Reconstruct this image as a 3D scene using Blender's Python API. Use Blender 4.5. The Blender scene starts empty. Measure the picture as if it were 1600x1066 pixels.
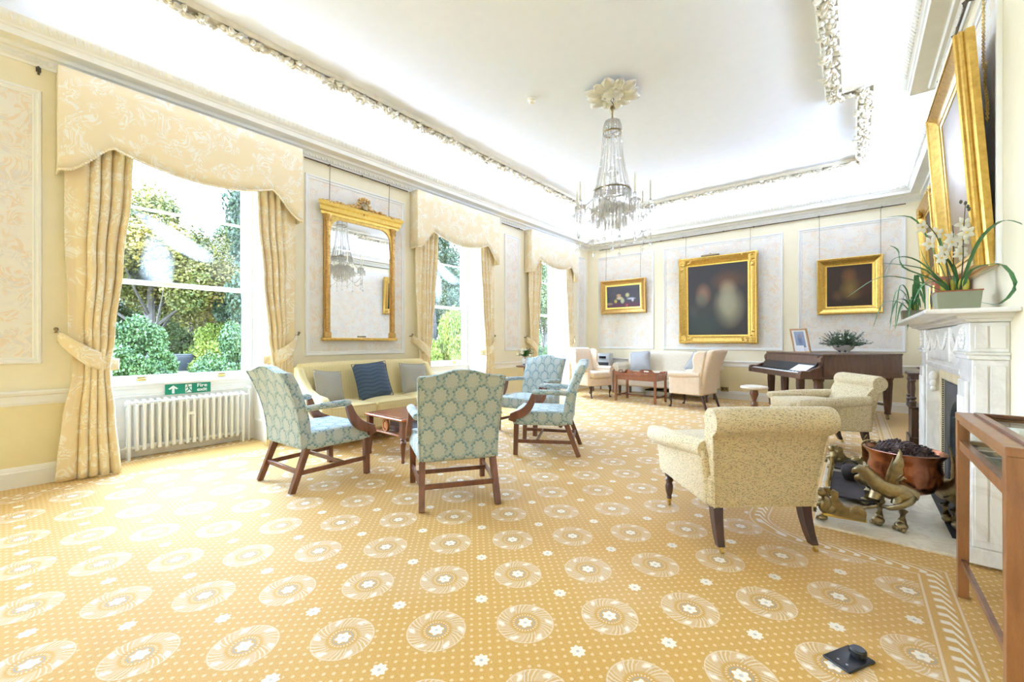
import bpy, bmesh, math, random
from mathutils import Vector, Matrix
PI = math.pi
sc = bpy.context.scene
col = sc.collection
random.seed(7)

# ------------------------------------------------------------------ camera
cam = bpy.data.objects.new('camera', bpy.data.cameras.new('camera'))
col.objects.link(cam)
cam.data.sensor_width = 36.0
cam.data.lens = 650.0 / 1600.0 * 36.0
cam.data.clip_start = 0.02
cam.location = (0, 0, 1.2)
cam.rotation_euler = (PI / 2, 0, math.atan2(535, 650))
sc.camera = cam

# ------------------------------------------------------------------ light
sc.view_settings.view_transform = 'Standard'
sc.view_settings.look = 'None'
sc.view_settings.gamma = 1.0
sc.view_settings.exposure = 0.45
try:
    sc.cycles.use_denoising = True
    sc.cycles.max_bounces = 10
    sc.cycles.diffuse_bounces = 6
    sc.cycles.transparent_max_bounces = 24
    sc.cycles.caustics_reflective = False
    sc.cycles.caustics_refractive = False
    sc.cycles.sample_clamp_indirect = 6.0
except Exception:
    pass

def lin(r, g, b):
    f = lambda c: c / 12.92 if c <= 0.04045 else ((c + 0.055) / 1.055) ** 2.4
    return tuple(f(c / 255.0) for c in (r, g, b))

world = bpy.data.worlds.new('sky')
sc.world = world
world.use_nodes = True
wn = world.node_tree
wn.nodes.clear()
w_out = wn.nodes.new('ShaderNodeOutputWorld')
w_bg = wn.nodes.new('ShaderNodeBackground')
w_tc = wn.nodes.new('ShaderNodeTexCoord')
w_sep = wn.nodes.new('ShaderNodeSeparateXYZ')
w_noise = wn.nodes.new('ShaderNodeTexNoise')
w_noise.inputs['Scale'].default_value = 2.2
w_noise.inputs['Detail'].default_value = 6
w_add = wn.nodes.new('ShaderNodeMath'); w_add.operation = 'MULTIPLY_ADD'
w_add.inputs[1].default_value = 0.8; w_add.inputs[2].default_value = -0.25
w_sum = wn.nodes.new('ShaderNodeMath'); w_sum.operation = 'ADD'
w_ramp = wn.nodes.new('ShaderNodeValToRGB')
w_ramp.color_ramp.elements[0].position = 0.05
w_ramp.color_ramp.elements[0].color = (0.66, 0.80, 1.0, 1)
w_ramp.color_ramp.elements[1].position = 0.9
w_ramp.color_ramp.elements[1].color = (0.46, 0.67, 1.0, 1)
wn.links.new(w_tc.outputs['Generated'], w_sep.inputs[0])
wn.links.new(w_tc.outputs['Generated'], w_noise.inputs['Vector'])
wn.links.new(w_noise.outputs[0], w_add.inputs[0])
wn.links.new(w_sep.outputs['Z'], w_sum.inputs[0])
wn.links.new(w_add.outputs[0], w_sum.inputs[1])
wn.links.new(w_sum.outputs[0], w_ramp.inputs[0])
wn.links.new(w_ramp.outputs[0], w_bg.inputs['Color'])
w_bg.inputs['Strength'].default_value = 38.0
wn.links.new(w_bg.outputs[0], w_out.inputs[0])

def area_light(name, loc, direction, sx, sy, power, color=(1, 1, 1), portal=False):
    l = bpy.data.lights.new(name, 'AREA')
    l.shape = 'RECTANGLE'; l.size = sx; l.size_y = sy
    l.energy = power; l.color = color
    if portal:
        l.cycles.is_portal = True
    o = bpy.data.objects.new(name, l)
    col.objects.link(o)
    o.location = loc
    o.rotation_euler = Vector(direction).to_track_quat('-Z', 'Y').to_euler()
    return o

# concealed strip lamps lying on top of the cornice wash the cove and ceiling
def cove_strip(p, q, power_per_m, inward):
    p = Vector(p); q = Vector(q); L = (q - p).length; d = (q - p).normalized()
    l = bpy.data.lights.new('cove_strip_lamp', 'AREA'); l.shape = 'RECTANGLE'
    l.size = L; l.size_y = 0.05; l.energy = power_per_m * L; l.color = (0.53, 0.67, 1.0)
    o = bpy.data.objects.new('cove_strip_lamp', l); col.objects.link(o)
    zax = -(Vector((inward[0], inward[1], 0)) * 1.7 + Vector((0, 0, 1))).normalized()   # lamps shine along -z
    xax = d; yax = zax.cross(xax)
    m = Matrix((xax, yax, zax)).transposed().to_4x4(); m.translation = (p + q) / 2
    o.matrix_world = m
COVE = 15.5
cove_strip((-5.12, 0.3, 3.785), (-5.12, 9.3, 3.785), COVE, (1, 0))
cove_strip((-5.1, 9.33, 3.785), (0.72, 9.33, 3.785), COVE * 2.1, (0, -1))
cove_strip((0.73, 5.65, 3.785), (0.73, 9.35, 3.785), COVE * 0.8, (-1, 0))
cove_strip((0.45, 2.9, 3.785), (0.45, 5.5, 3.785), COVE * 0.4, (-1, 0))
cove_strip((0.73, 0.3, 3.785), (0.73, 2.8, 3.785), COVE * 0.4, (-1, 0))
for _y in (-2.40, 1.22, 4.93, 7.86):
    area_light('window_daylight_portal', (-5.9, _y, 1.95), (1, 0, 0), 2.5, 1.45, 1.0, portal=True)

# ------------------------------------------------------------------ node expressions
class X:
    """a scalar in a node tree, with arithmetic"""
    def __init__(s, nt, v): s.nt = nt; s.v = v
    def _op(s, op, *o, clamp=False):
        n = s.nt.nodes.new('ShaderNodeMath'); n.operation = op; n.use_clamp = clamp
        for i, a in enumerate((s,) + o):
            a = a.v if isinstance(a, X) else a
            if isinstance(a, (int, float)): n.inputs[i].default_value = a
            else: s.nt.links.new(a, n.inputs[i])
        return X(s.nt, n.outputs[0])
    def __add__(s, o): return s._op('ADD', o)
    __radd__ = __add__
    def __sub__(s, o): return s._op('SUBTRACT', o)
    def __rsub__(s, o): return X(s.nt, o)._op('SUBTRACT', s)
    def __mul__(s, o): return s._op('MULTIPLY', o)
    __rmul__ = __mul__
    def __truediv__(s, o): return s._op('DIVIDE', o)
    def __rtruediv__(s, o): return X(s.nt, o)._op('DIVIDE', s)
    def __neg__(s): return s * -1.0
    def min(s, o): return s._op('MINIMUM', o)
    def max(s, o): return s._op('MAXIMUM', o)
    def sin(s): return s._op('SINE')
    def cos(s): return s._op('COSINE')
    def abs(s): return s._op('ABSOLUTE')
    def floor(s): return s._op('FLOOR')
    def sqrt(s): return s._op('SQRT')
    def pow(s, o): return s._op('POWER', o)
    def atan2(s, o): return s._op('ARCTAN2', o)
    def lt(s, o): return s._op('LESS_THAN', o)
    def gt(s, o): return s._op('GREATER_THAN', o)
    def cell(s):                       # centred fraction -0.5 .. 0.5
        f = s + 0.5
        return f - f.floor() - 0.5
    def clamp(s): return s._op('ADD', 0.0, clamp=True)
    def sstep(s, a, b):                # 0 below a, 1 above b
        return ((s - a) / (b - a)).clamp()
def hyp(a, b): return (a * a + b * b).sqrt()

class Mat:
    def __init__(s, name):
        s.m = bpy.data.materials.new(name); s.m.use_nodes = True
        s.nt = s.m.node_tree
        s.b = s.nt.nodes['Principled BSDF']
    def coord(s, kind='UV', scale=1.0):
        tc = s.nt.nodes.new('ShaderNodeTexCoord')
        o = tc.outputs[kind]
        sp = s.nt.nodes.new('ShaderNodeSeparateXYZ')
        s.nt.links.new(o, sp.inputs[0])
        s.vec = o
        return [X(s.nt, sp.outputs[i]) * scale for i in range(3)]
    def vecof(s, x, y, z=0.0):
        c = s.nt.nodes.new('ShaderNodeCombineXYZ')
        for i, a in enumerate((x, y, z)):
            if isinstance(a, X): s.nt.links.new(a.v, c.inputs[i])
            else: c.inputs[i].default_value = a
        return c.outputs[0]
    def noise(s, scale, detail=3, vec=None, dist=0.0, rough=0.5):
        n = s.nt.nodes.new('ShaderNodeTexNoise')
        n.inputs['Scale'].default_value = scale; n.inputs['Detail'].default_value = detail
        n.inputs['Distortion'].default_value = dist; n.inputs['Roughness'].default_value = rough
        if vec is not None: s.nt.links.new(vec, n.inputs['Vector'])
        return X(s.nt, n.outputs[0])
    def voro(s, scale, vec=None, feature='F1'):
        n = s.nt.nodes.new('ShaderNodeTexVoronoi'); n.feature = feature
        n.inputs['Scale'].default_value = scale
        if vec is not None: s.nt.links.new(vec, n.inputs['Vector'])
        return X(s.nt, n.outputs['Distance'])
    def rgb(s, c):
        n = s.nt.nodes.new('ShaderNodeRGB'); n.outputs[0].default_value = (*c, 1); return n.outputs[0]
    def mix(s, f, a, b):
        n = s.nt.nodes.new('ShaderNodeMix'); n.data_type = 'RGBA'
        for i, q in ((0, f), (6, a), (7, b)):
            if isinstance(q, X): s.nt.links.new(q.v, n.inputs[i])
            elif isinstance(q, tuple): n.inputs[i].default_value = (*q, 1)
            elif isinstance(q, (int, float)): n.inputs[i].default_value = q
            else: s.nt.links.new(q, n.inputs[i])
        return n.outputs[2]
    def base(s, c):
        if isinstance(c, tuple): s.b.inputs['Base Color'].default_value = (*c, 1)
        else: s.nt.links.new(c, s.b.inputs['Base Color'])
        return s
    def set(s, rough=0.5, metal=0.0, spec=None, sheen=None, coat=None, trans=None, ior=None, emit=None):
        s.b.inputs['Roughness'].default_value = rough
        s.b.inputs['Metallic'].default_value = metal
        if spec is not None: s.b.inputs['Specular IOR Level'].default_value = spec
        if sheen is not None: s.b.inputs['Sheen Weight'].default_value = sheen
        if coat is not None: s.b.inputs['Coat Weight'].default_value = coat
        if trans is not None: s.b.inputs['Transmission Weight'].default_value = trans
        if ior is not None: s.b.inputs['IOR'].default_value = ior
        return s
    def bump(s, h, strength=0.3, dist=0.01):
        n = s.nt.nodes.new('ShaderNodeBump')
        n.inputs['Strength'].default_value = strength; n.inputs['Distance'].default_value = dist
        s.nt.links.new(h.v, n.inputs['Height']); s.nt.links.new(n.outputs[0], s.b.inputs['Normal'])
        return s

def plain(name, c, rough=0.5, metal=0.0, var=0.06, scale=9.0, **k):
    """a plain surface with faint mottling"""
    m = Mat(name)
    m.coord('Object')
    n = m.noise(scale, 4, m.vec)
    lo = tuple(q * (1 - var) for q in c); hi = tuple(min(1, q * (1 + var)) for q in c)
    m.base(m.mix(n.sstep(0.3, 0.7), lo, hi)).set(rough, metal, **k)
    return m.m

M = {}
WHITE = lin(243, 241, 237)
M['paint'] = plain('white_paint', WHITE, 0.45, var=0.015)
M['ceil'] = plain('ceiling_plaster', lin(242, 242, 243), 0.9, var=0.01, spec=0.2)
M['cornice'] = plain('cornice_plaster', lin(238, 235, 226), 0.8, var=0.03, scale=4, spec=0.2)
M['garland'] = plain('garland_plaster', lin(222, 213, 190), 0.8, var=0.08, scale=14, spec=0.2)
M['dado'] = plain('yellow_dado_paint', lin(236, 222, 178), 0.6, var=0.02, spec=0.3)
M['wall'] = plain('cream_wall_paint', lin(242, 232, 204), 0.6, var=0.015, spec=0.3)
M['brass'] = plain('brass', (0.62, 0.44, 0.13), 0.28, 1.0, var=0.15)
M['bronze'] = plain('aged_bronze', (0.30, 0.23, 0.12), 0.38, 1.0, var=0.3, scale=25)
M['copper'] = plain('copper', (0.30, 0.115, 0.06), 0.24, 1.0, var=0.25, scale=18)
M['iron'] = plain('dark_iron', (0.035, 0.027, 0.024), 0.7, 0.0, var=0.3, spec=0.25)
M['soot'] = plain('sooty_cast_iron', (0.035, 0.04, 0.05), 0.45, 0.3, var=0.35)
M['rail'] = plain('dark_picture_rail', (0.10, 0.07, 0.045), 0.5, 0.3)
M['wire'] = plain('picture_wire', (0.28, 0.22, 0.13), 0.5, 0.6)
M['black'] = plain('black_plastic', (0.012, 0.013, 0.016), 0.4)
M['silver'] = plain('silver_plastic', (0.55, 0.57, 0.60), 0.35, 0.6)
M['darkglass'] = plain('dark_display', (0.01, 0.012, 0.02), 0.1)
M['paper'] = plain('white_paper', (0.82, 0.82, 0.82), 0.7, var=0.02)
M['cream'] = plain('cream_upholstery', lin(228, 207, 182), 0.85, var=0.04, scale=20, sheen=0.2, spec=0.2)
M['cream2'] = plain('ivory_upholstery', lin(224, 212, 190), 0.85, var=0.04, scale=20, sheen=0.2, spec=0.2)
M['pillow_blue'] = plain('pale_blue_cushion_cloth', lin(166, 164, 163), 0.85, var=0.10, scale=60, sheen=0.2, spec=0.2)
M['clock_red'] = plain('red_clock_case', lin(165, 90, 66), 0.45, var=0.15)
M['pot'] = plain('grey_green_pot', lin(140, 143, 120), 0.55, var=0.05)
M['pot_dark'] = plain('dark_bamboo_pot', lin(120, 115, 95), 0.6, var=0.2)
M['leaf'] = plain('strap_leaf', (0.055, 0.17, 0.055), 0.4, var=0.3, scale=6)
M['leaf_grey'] = plain('grey_green_leaf', (0.06, 0.105, 0.05), 0.6, var=0.4, scale=16)
M['bulb'] = plain('yellow_pseudobulb', (0.45, 0.42, 0.05), 0.5, var=0.2)
M['stem'] = plain('flower_stem', (0.06, 0.06, 0.03), 0.6)
M['petal'] = plain('white_petal', (0.86, 0.85, 0.80), 0.5, var=0.05)
M['petal_y'] = plain('cream_petal', (0.75, 0.70, 0.45), 0.5, var=0.15)
M['lip'] = plain('yellow_flower_lip', (0.75, 0.55, 0.12), 0.5)
M['cone'] = plain('pine_cone_scale', (0.085, 0.05, 0.045), 0.6, var=0.6, scale=40)
M['green_sign'] = plain('green_sign', lin(0, 122, 92), 0.4, var=0.02)
M['sign_white'] = plain('sign_white', (0.85, 0.85, 0.85), 0.5, var=0.01)
M['candle'] = plain('candle_tube', lin(238, 232, 212), 0.5, var=0.03)
M['stone_hearth'] = None

def wood(name, dark, light, rough=0.35, scale=1.0, coat=0.3):
    m = Mat(name)
    x, y, z = m.coord('Object')
    v = m.vecof(x * 9 * scale, y * 9 * scale, z * 1.6 * scale)
    n = m.noise(2.2, 6, v, dist=0.8, rough=0.6)
    g = m.noise(40 * scale, 2, v)
    f = (n * 0.8 + g * 0.2).sstep(0.34, 0.66)
    m.base(m.mix(f, dark, light)).set(rough, coat=coat)
    return m.m
M['mahogany'] = wood('mahogany', (0.105, 0.034, 0.016), (0.21, 0.075, 0.034))
M['yew'] = wood('red_yew_veneer', (0.30, 0.088, 0.03), (0.50, 0.19, 0.07), 0.22)
M['trayw'] = wood('tray_mahogany', (0.20, 0.063, 0.026), (0.33, 0.118, 0.05), 0.28)
M['pianow'] = wood('piano_rosewood', (0.045, 0.017, 0.008), (0.125, 0.055, 0.026), 0.38, coat=0.08)
M['darkw'] = wood('dark_carved_oak', (0.028, 0.013, 0.009), (0.075, 0.034, 0.022), 0.4)
M['oak'] = wood('oak_display_case', (0.20, 0.075, 0.024), (0.30, 0.128, 0.045), 0.35)
M['legw'] = wood('dark_chair_leg', (0.03, 0.012, 0.009), (0.07, 0.028, 0.02), 0.3)
M['framew'] = wood('light_print_frame', (0.38, 0.2, 0.09), (0.5, 0.3, 0.15), 0.4)

def gilt(name, hi, lo, scale=30):
    m = Mat(name)
    m.coord('Object')
    n = m.noise(scale, 5, m.vec, rough=0.65)
    m.base(m.mix(n.sstep(0.30, 0.75) * 0.6 + 0.4, lo, hi)).set(0.34, 0.85)
    m.bump(n, 0.10, 0.006)
    return m.m
M['gilt'] = gilt('gilt', (0.74, 0.50, 0.13), (0.36, 0.19, 0.04))
M['gilt_bright'] = gilt('bright_gilt', (0.95, 0.70, 0.20), (0.66, 0.42, 0.08))
M['gilt_old'] = gilt('old_gilt', (0.62, 0.38, 0.12), (0.27, 0.14, 0.045))

def damask(name, base, pat, scale=1.0, rough=0.8, strength=0.75, third=None):
    """scrolling leaf pattern: bands of a warped noise field"""
    m = Mat(name)
    x, y, z = m.coord('UV', scale)
    v = m.vecof(x, y)
    w1 = m.noise(3.0, 1, v) - 0.5
    w2 = m.noise(3.0, 1, m.vecof(x + 7.3, y + 2.1)) - 0.5
    v2 = m.vecof(x + w1 * 0.55, y * 0.8 + w2 * 0.55)
    a = m.noise(6.5, 2, v2, dist=1.2)
    band = ((a * 34.0).sin() * 0.5 + 0.5).sstep(0.52, 0.80)
    blob = m.noise(4.2, 1, m.vecof(x + 3.1, y + 9.0)).sstep(0.44, 0.52)
    vein = (1 - ((a * 90.0).sin().abs()).sstep(0.0, 0.35)) * 0.35
    f = (band * blob * strength + vein * blob * strength).clamp()
    c = m.mix(f, base, pat)
    if third:
        g = m.noise(3.4, 2, m.vecof(x + 13.0, y)).sstep(0.47, 0.56) * ((a * 34.0).cos()).sstep(0.3, 0.7) * 0.75
        c = m.mix(g, c, third)
    m.base(c).set(rough, spec=0.25, sheen=0.15)
    return m.m
M['paperhang'] = damask('scroll_wallpaper', lin(240, 234, 224), lin(236, 212, 184), 1.35, 0.7, 0.7, lin(226, 222, 220))
M['pelmet'] = damask('pelmet_damask', lin(240, 222, 184), lin(247, 241, 226), 1.5, 0.8, 1.0)
M['curtain'] = damask('curtain_damask', lin(234, 213, 170), lin(244, 235, 215), 1.5, 0.8, 0.95)
M['lining'] = plain('curtain_lining', lin(245, 235, 218), 0.85, var=0.02)

def chair_damask(name):
    m = Mat(name)
    x, y, z = m.coord('UV')
    px, py = 0.150, 0.205
    nz = m.noise(70, 2, m.vecof(x, y))
    wob = (nz - 0.5) * 0.010
    res = []
    for ox, oy in ((0, 0), (0.5, 0.5)):
        u = (x / px + ox).cell() * px
        v = (y / py + oy).cell() * py
        res.append((u, v, hyp(u * 1.05, v * 0.92)))
    sel = res[0][2].lt(res[1][2])
    u = res[0][0] * sel + res[1][0] * (1 - sel)
    v = res[0][1] * sel + res[1][1] * (1 - sel)
    r = res[0][2].min(res[1][2])
    th = v.atan2(u)
    edge = 0.047 + (th * 9).cos() * 0.007 + wob * 1.3
    petals = (edge - r).sstep(0.0, 0.003)
    veins = ((th * 18 + r * 40.0).sin()).sstep(0.2, 0.9) * petals * r.sstep(0.010, 0.016)
    heart = 1 - (r - 0.010).abs().sstep(0.001, 0.004)
    # leafy ogee band round each flower, heavier above it
    halo = (r - edge).sstep(0.0, 0.003) * (1 - (r - edge - 0.016 - wob).sstep(0.0, 0.005))
    halo = halo * (v.sstep(-0.035, 0.02) * 0.75 + 0.25) * (((th * 14).sin()).sstep(-0.9, 0.2) * 0.5 + 0.5)
    d1 = hyp((x / px).cell() * px, (y / py).cell() * py); 
    speck = m.noise(210, 1, m.vecof(x, y)).sstep(0.42, 0.60)
    light = lin(198, 203, 196); teal = lin(106, 140, 152); mid = lin(164, 181, 184)
    c = m.mix(petals, m.mix(speck * 0.8, mid, light), light)
    c = m.mix((halo * 0.95).clamp(), c, teal)
    c = m.mix((veins * 0.85 + heart * 0.6 * petals + (1 - (r - edge * 0.62).abs().sstep(0.001, 0.003)) * petals * 0.6).clamp(), c, mid)
    m.base(c).set(0.75, spec=0.25, sheen=0.15)
    return m.m
M['damask_blue'] = chair_damask('blue_damask')

def speckle(name):
    m = Mat(name)
    x, y, z = m.coord('UV')
    v = m.vecof(x * 1.0 + (m.noise(40, 1, m.vecof(x, y)) - 0.5) * 0.02, y * 3.4)
    d = m.voro(70.0, v)
    n = m.noise(30, 2, m.vecof(x, y))
    f = (1 - d.sstep(0.24, 0.42)) * n.sstep(0.28, 0.40)
    c = m.mix(f * 0.8, m.mix(n, lin(222, 207, 172), lin(208, 190, 150)), lin(104, 92, 82))
    m.base(c).set(0.85, spec=0.2, sheen=0.2)
    return m.m
M['speckle'] = speckle('speckled_upholstery')

def stripe(name, a, b, freq=180.0):
    m = Mat(name)
    x, y, z = m.coord('UV')
    f = ((x * freq).sin() * 0.5 + 0.5) * 0.35 + m.noise(35, 3, m.vecof(x, y * 0.3)) * 0.4
    m.base(m.mix(f.clamp(), a, b)).set(0.85, spec=0.2, sheen=0.2)
    return m.m
M['sofa'] = stripe('yellow_sofa_cloth', lin(238, 222, 172), lin(226, 205, 146))

def zig(name, a, b, fx=70.0, fy=120.0):
    m = Mat(name)
    x, y, z = m.coord('UV')
    w = (((x * fx).sin()) * 1.2 + y * fy).sin()
    f = w.sstep(0.1, 0.7)
    m.base(m.mix(f * 0.6, a, b)).set(0.85, spec=0.2, sheen=0.2)
    return m.m
M['taupe'] = zig('taupe_woven_cushion', lin(172, 168, 154), lin(126, 128, 128), 75, 420)
M['navy'] = zig('navy_quilted_cushion', lin(74, 90, 108), lin(50, 62, 80), 30, 130)

# ---- carpet
def carpet():
    m = Mat('gold_medallion_carpet')
    x, y, z = m.coord('Object')
    px, py = 0.513, 0.540
    X0, Y0 = -1.083, 1.404
    gold = lin(203, 159, 70); pale = lin(244, 238, 224); grey = lin(150, 152, 148); deep = lin(187, 140, 52)
    a = (x - X0) / px; b = (y - Y0) / py
    def pick(offs):
        us = []
        for ox, oy in offs:
            u = (a + ox).cell() * px; v = (b + oy).cell() * py
            us.append((u, v, hyp(u, v)))
        s = us[0][2].lt(us[1][2])
        return us[0][0] * s + us[1][0] * (1 - s), us[0][1] * s + us[1][1] * (1 - s), us[0][2].min(us[1][2])
    u, v, r = pick(((0, 0), (0.5, 0.5)))
    th = v.atan2(u)
    inside = 1 - r.sstep(0.121, 0.126)
    # small dots on a centred lattice
    q = 0.0500
    dd = []
    for o in (0.0, 0.5):
        dd.append(hyp((x / q + o).cell() * q, (y / q + o).cell() * q))
    rd = dd[0].min(dd[1])
    dots = (1 - rd.sstep(0.0050, 0.0080)) * (rd.sstep(0.0008, 0.0026) * 0.6 + 0.4)
    tex = m.noise(160, 2, m.vecof(x, y))
    big = m.noise(1.3, 3, m.vecof(x, y))
    ground = m.mix(tex.sstep(0.3, 0.7), deep, gold)
    c = m.mix(dots * (1 - inside) * 0.50, ground, lin(246, 226, 190))
    # small flowers between medallions
    u2, v2, r2 = pick(((0.5, 0.0), (0.0, 0.5)))
    th2 = v2.atan2(u2)
    fl = 1 - (r2 - (th2 * 8).cos() * 0.004).sstep(0.026, 0.030)
    fl = fl * (1 - (1 - ((th2 * 4).sin().abs()).sstep(0.08, 0.2)) * r2.sstep(0.006, 0.01) * 0.5)
    c = m.mix((1 - r2.sstep(0.034, 0.040)), c, ground)
    c = m.mix(fl * 0.92, c, pale)
    c = m.mix((1 - r2.sstep(0.005, 0.008)) * 0.7, c, grey)
    # medallion: swirling plumes round a ringed flower
    sw = th * 6 + r * 34.0
    wob = (m.noise(60, 2, m.vecof(x, y)) - 0.5) * 1.6
    zone = r.sstep(0.060, 0.072) * (1 - r.sstep(0.114, 0.124))
    plume = ((sw + wob).sin()).sstep(0.62, 0.92) * r.sstep(0.082, 0.094) * (1 - r.sstep(0.108, 0.120))
    wash = ((sw - 1.1 + wob).sin()).sstep(-0.2, 0.9) * zone * 0.16
    fine = ((th * 36 + r * 190.0 + wob * 2.0).sin()).sstep(0.2, 0.8) * zone * 0.55 * ((sw + 2.4).sin()).sstep(-0.7, 0.4)
    beads = ((th * 26).sin()).sstep(0.2, 0.6) * (1 - (r - 0.049).abs().sstep(0.003, 0.005)) * 0.7
    rim = (1 - (r - 0.119).abs().sstep(0.001, 0.004)) * 0.40
    med = (plume + (fine + wash) * (1 - plume) + beads + rim).clamp()
    c = m.mix(zone * inside * 0.10, c, pale)
    c = m.mix(fine * ((th * 6 - r * 20.0).sin()).sstep(0.3, 0.8) * 0.5, c, grey)
    c = m.mix(med * inside * 0.82, c, pale)
    ring = 1 - (r - 0.0370).abs().sstep(0.0012, 0.0034)
    c = m.mix(ring * 0.9, c, grey)
    heart = (1 - (r - (th * 6).cos() * 0.004).sstep(0.026, 0.029))
    c = m.mix(heart * 0.95, c, pale)
    c = m.mix((1 - r.sstep(0.006, 0.009)) * 0.5 + ((th * 3).cos().abs().lt(0.12)) * heart * 0.25, c, grey)
    # border that follows the walls and the hearth
    def seg(ax, ay, bx, by):            # outside distance to a box
        cx_, cy_ = (ax + bx) / 2, (ay + by) / 2
        dx = ((x - cx_).abs() - abs(bx - ax) / 2).max(0.0)
        dy = ((y - cy_).abs() - abs(by - ay) / 2).max(0.0)
        return hyp(dx, dy)
    d = seg(-0.22, 3.33, 2, 5.3).min(seg(0.60, -9, 2, 20)).min((x + 5.29).abs()).min((y - 9.5).abs())
    tri = (((x + y) * 36.0).cell().abs() * 2)
    chev = (1 - (d - 0.285).abs().sstep(0.026, 0.034)) * (((x + y) * 95.0 + (d - 0.285).abs() * 110.0).sin()).sstep(-0.1, 0.6)
    lines = (1 - (d - 0.235).abs().sstep(0.003, 0.006)) + (1 - (d - 0.345).abs().sstep(0.003, 0.006))
    band = 1 - d.sstep(0.352, 0.358)
    outer = d.sstep(0.222, 0.228)
    c = m.mix(band, c, m.mix((dots * (1 - outer) * 0.6).clamp(), ground, lin(246, 226, 190)))
    c = m.mix((chev * 0.85 + lines * 0.5).clamp(), c, pale)
    # faint wear
    c = m.mix(big.sstep(0.55, 0.8) * 0.12, c, pale)
    m.base(c).set(0.66, spec=0.42, sheen=0.18)
    m.bump(m.noise(420, 2, m.vecof(x, y)), 0.25, 0.004)
    return m.m
M['carpet'] = carpet()

def marble(name, a, b, scale=1.2):
    m = Mat(name)
    x, y, z = m.coord('Object')
    n = m.noise(scale, 7, m.vecof(x, y, z), dist=2.2, rough=0.62)
    vein = (1 - ((n - 0.5).abs()).sstep(0.0, 0.05)) * 0.28
    m.base(m.mix(vein, a, b)).set(0.25, coat=0.2)
    return m.m
M['marble'] = marble('white_marble', lin(240, 238, 234), lin(190, 182, 172))
M['slip'] = marble('cream_marble_slip', lin(236, 218, 180), lin(200, 176, 134))
M['hearth'] = marble('pale_hearth_stone', lin(240, 230, 208), lin(186, 148, 120), 2.2)

def clear_glass(name, tint=(1, 1, 1), gloss=0.08, haze=None):
    m = Mat(name); nt = m.nt
    nt.nodes.remove(m.b)
    out = nt.nodes['Material Output']
    tr = nt.nodes.new('ShaderNodeBsdfTransparent'); tr.inputs[0].default_value = (*tint, 1)
    gl = nt.nodes.new('ShaderNodeBsdfGlossy'); gl.inputs['Roughness'].default_value = 0.02
    fr = nt.nodes.new('ShaderNodeFresnel'); fr.inputs[0].default_value = 1.45
    f = (X(nt, fr.outputs[0]) * 0.5).min(gloss)
    mx = nt.nodes.new('ShaderNodeMixShader')
    nt.links.new(f.v, mx.inputs[0]); nt.links.new(tr.outputs[0], mx.inputs[1]); nt.links.new(gl.outputs[0], mx.inputs[2])
    last = mx.outputs[0]
    if haze:
        y0, z0, amt = haze
        x, y, z = m.coord('Object')
        nz = m.noise(2.2, 5, m.vecof(x, y, z))
        # misted smears left by condensation inside the upper pane
        n2 = m.noise(1.1, 2, m.vecof(x, y + 4.0, z))
        p_ = (y - y0) + (n2 - 0.5) * 0.5; q_ = (z - z0) - (y - y0) * (y - y0) * 0.5
        s1 = (1 - hyp(p_ / 0.42, (q_ - 0.22 + p_ * 0.45) / 0.13).sstep(0.45, 1.0))
        s2 = 0.55 * (1 - hyp((p_ + 0.22) / 0.14, (q_ + 0.05) / 0.36).sstep(0.45, 1.0))
        arc = s1.max(s2) * (nz.sstep(0.25, 0.6) * 0.6 + 0.4)
        edge = 0.05 * (nz.sstep(0.45, 0.7))
        df = nt.nodes.new('ShaderNodeBsdfTranslucent'); df.inputs[0].default_value = (0.35, 0.36, 0.37, 1)
        mx2 = nt.nodes.new('ShaderNodeMixShader')
        nt.links.new(((arc * amt + edge) * 0.22).clamp().v, mx2.inputs[0])
        nt.links.new(last, mx2.inputs[1]); nt.links.new(df.outputs[0], mx2.inputs[2])
        last = mx2.outputs[0]
    nt.links.new(last, out.inputs[0])
    return m.m
M['pane_a'] = clear_glass('misted_window_pane', haze=(-0.02, 0.26, 1.0))
M['pane'] = clear_glass('window_pane', haze=(0.22, 0.42, 1.3))
M['case_glass'] = clear_glass('case_glass', (0.96, 0.98, 0.97), 0.22)

def crystal(name):
    m = Mat(name); nt = m.nt
    nt.nodes.remove(m.b); out = nt.nodes['Material Output']
    g = nt.nodes.new('ShaderNodeBsdfGlass'); g.inputs['Roughness'].default_value = 0.03; g.inputs['IOR'].default_value = 1.5
    g.inputs[0].default_value = (1.0, 0.98, 0.94, 1)
    t = nt.nodes.new('ShaderNodeBsdfTransparent'); t.inputs[0].default_value = (0.97, 0.95, 0.91, 1)
    d = nt.nodes.new('ShaderNodeBsdfTranslucent'); d.inputs[0].default_value = (0.92, 0.92, 0.90, 1)
    d2 = nt.nodes.new('ShaderNodeBsdfDiffuse'); d2.inputs[0].default_value = (0.90, 0.90, 0.88, 1)
    def mixs(f, p, q):
        mx = nt.nodes.new('ShaderNodeMixShader'); mx.inputs[0].default_value = f
        nt.links.new(p.outputs[0], mx.inputs[1]); nt.links.new(q.outputs[0], mx.inputs[2]); return mx
    mx = mixs(0.20, mixs(0.62, g, t), mixs(0.3, d, d2))
    nt.links.new(mx.outputs[0], out.inputs[0])
    return m.m
M['crystal'] = crystal('cut_crystal')

def mirror_mat():
    m = Mat('mirror_silvering'); m.coord('Object')
    n = m.noise(5, 2, m.vec)
    m.base(m.mix(n, (0.93, 0.94, 0.93), (0.95, 0.95, 0.94))).set(0.01, 1.0)
    return m.m
M['mirror'] = mirror_mat()

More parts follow.
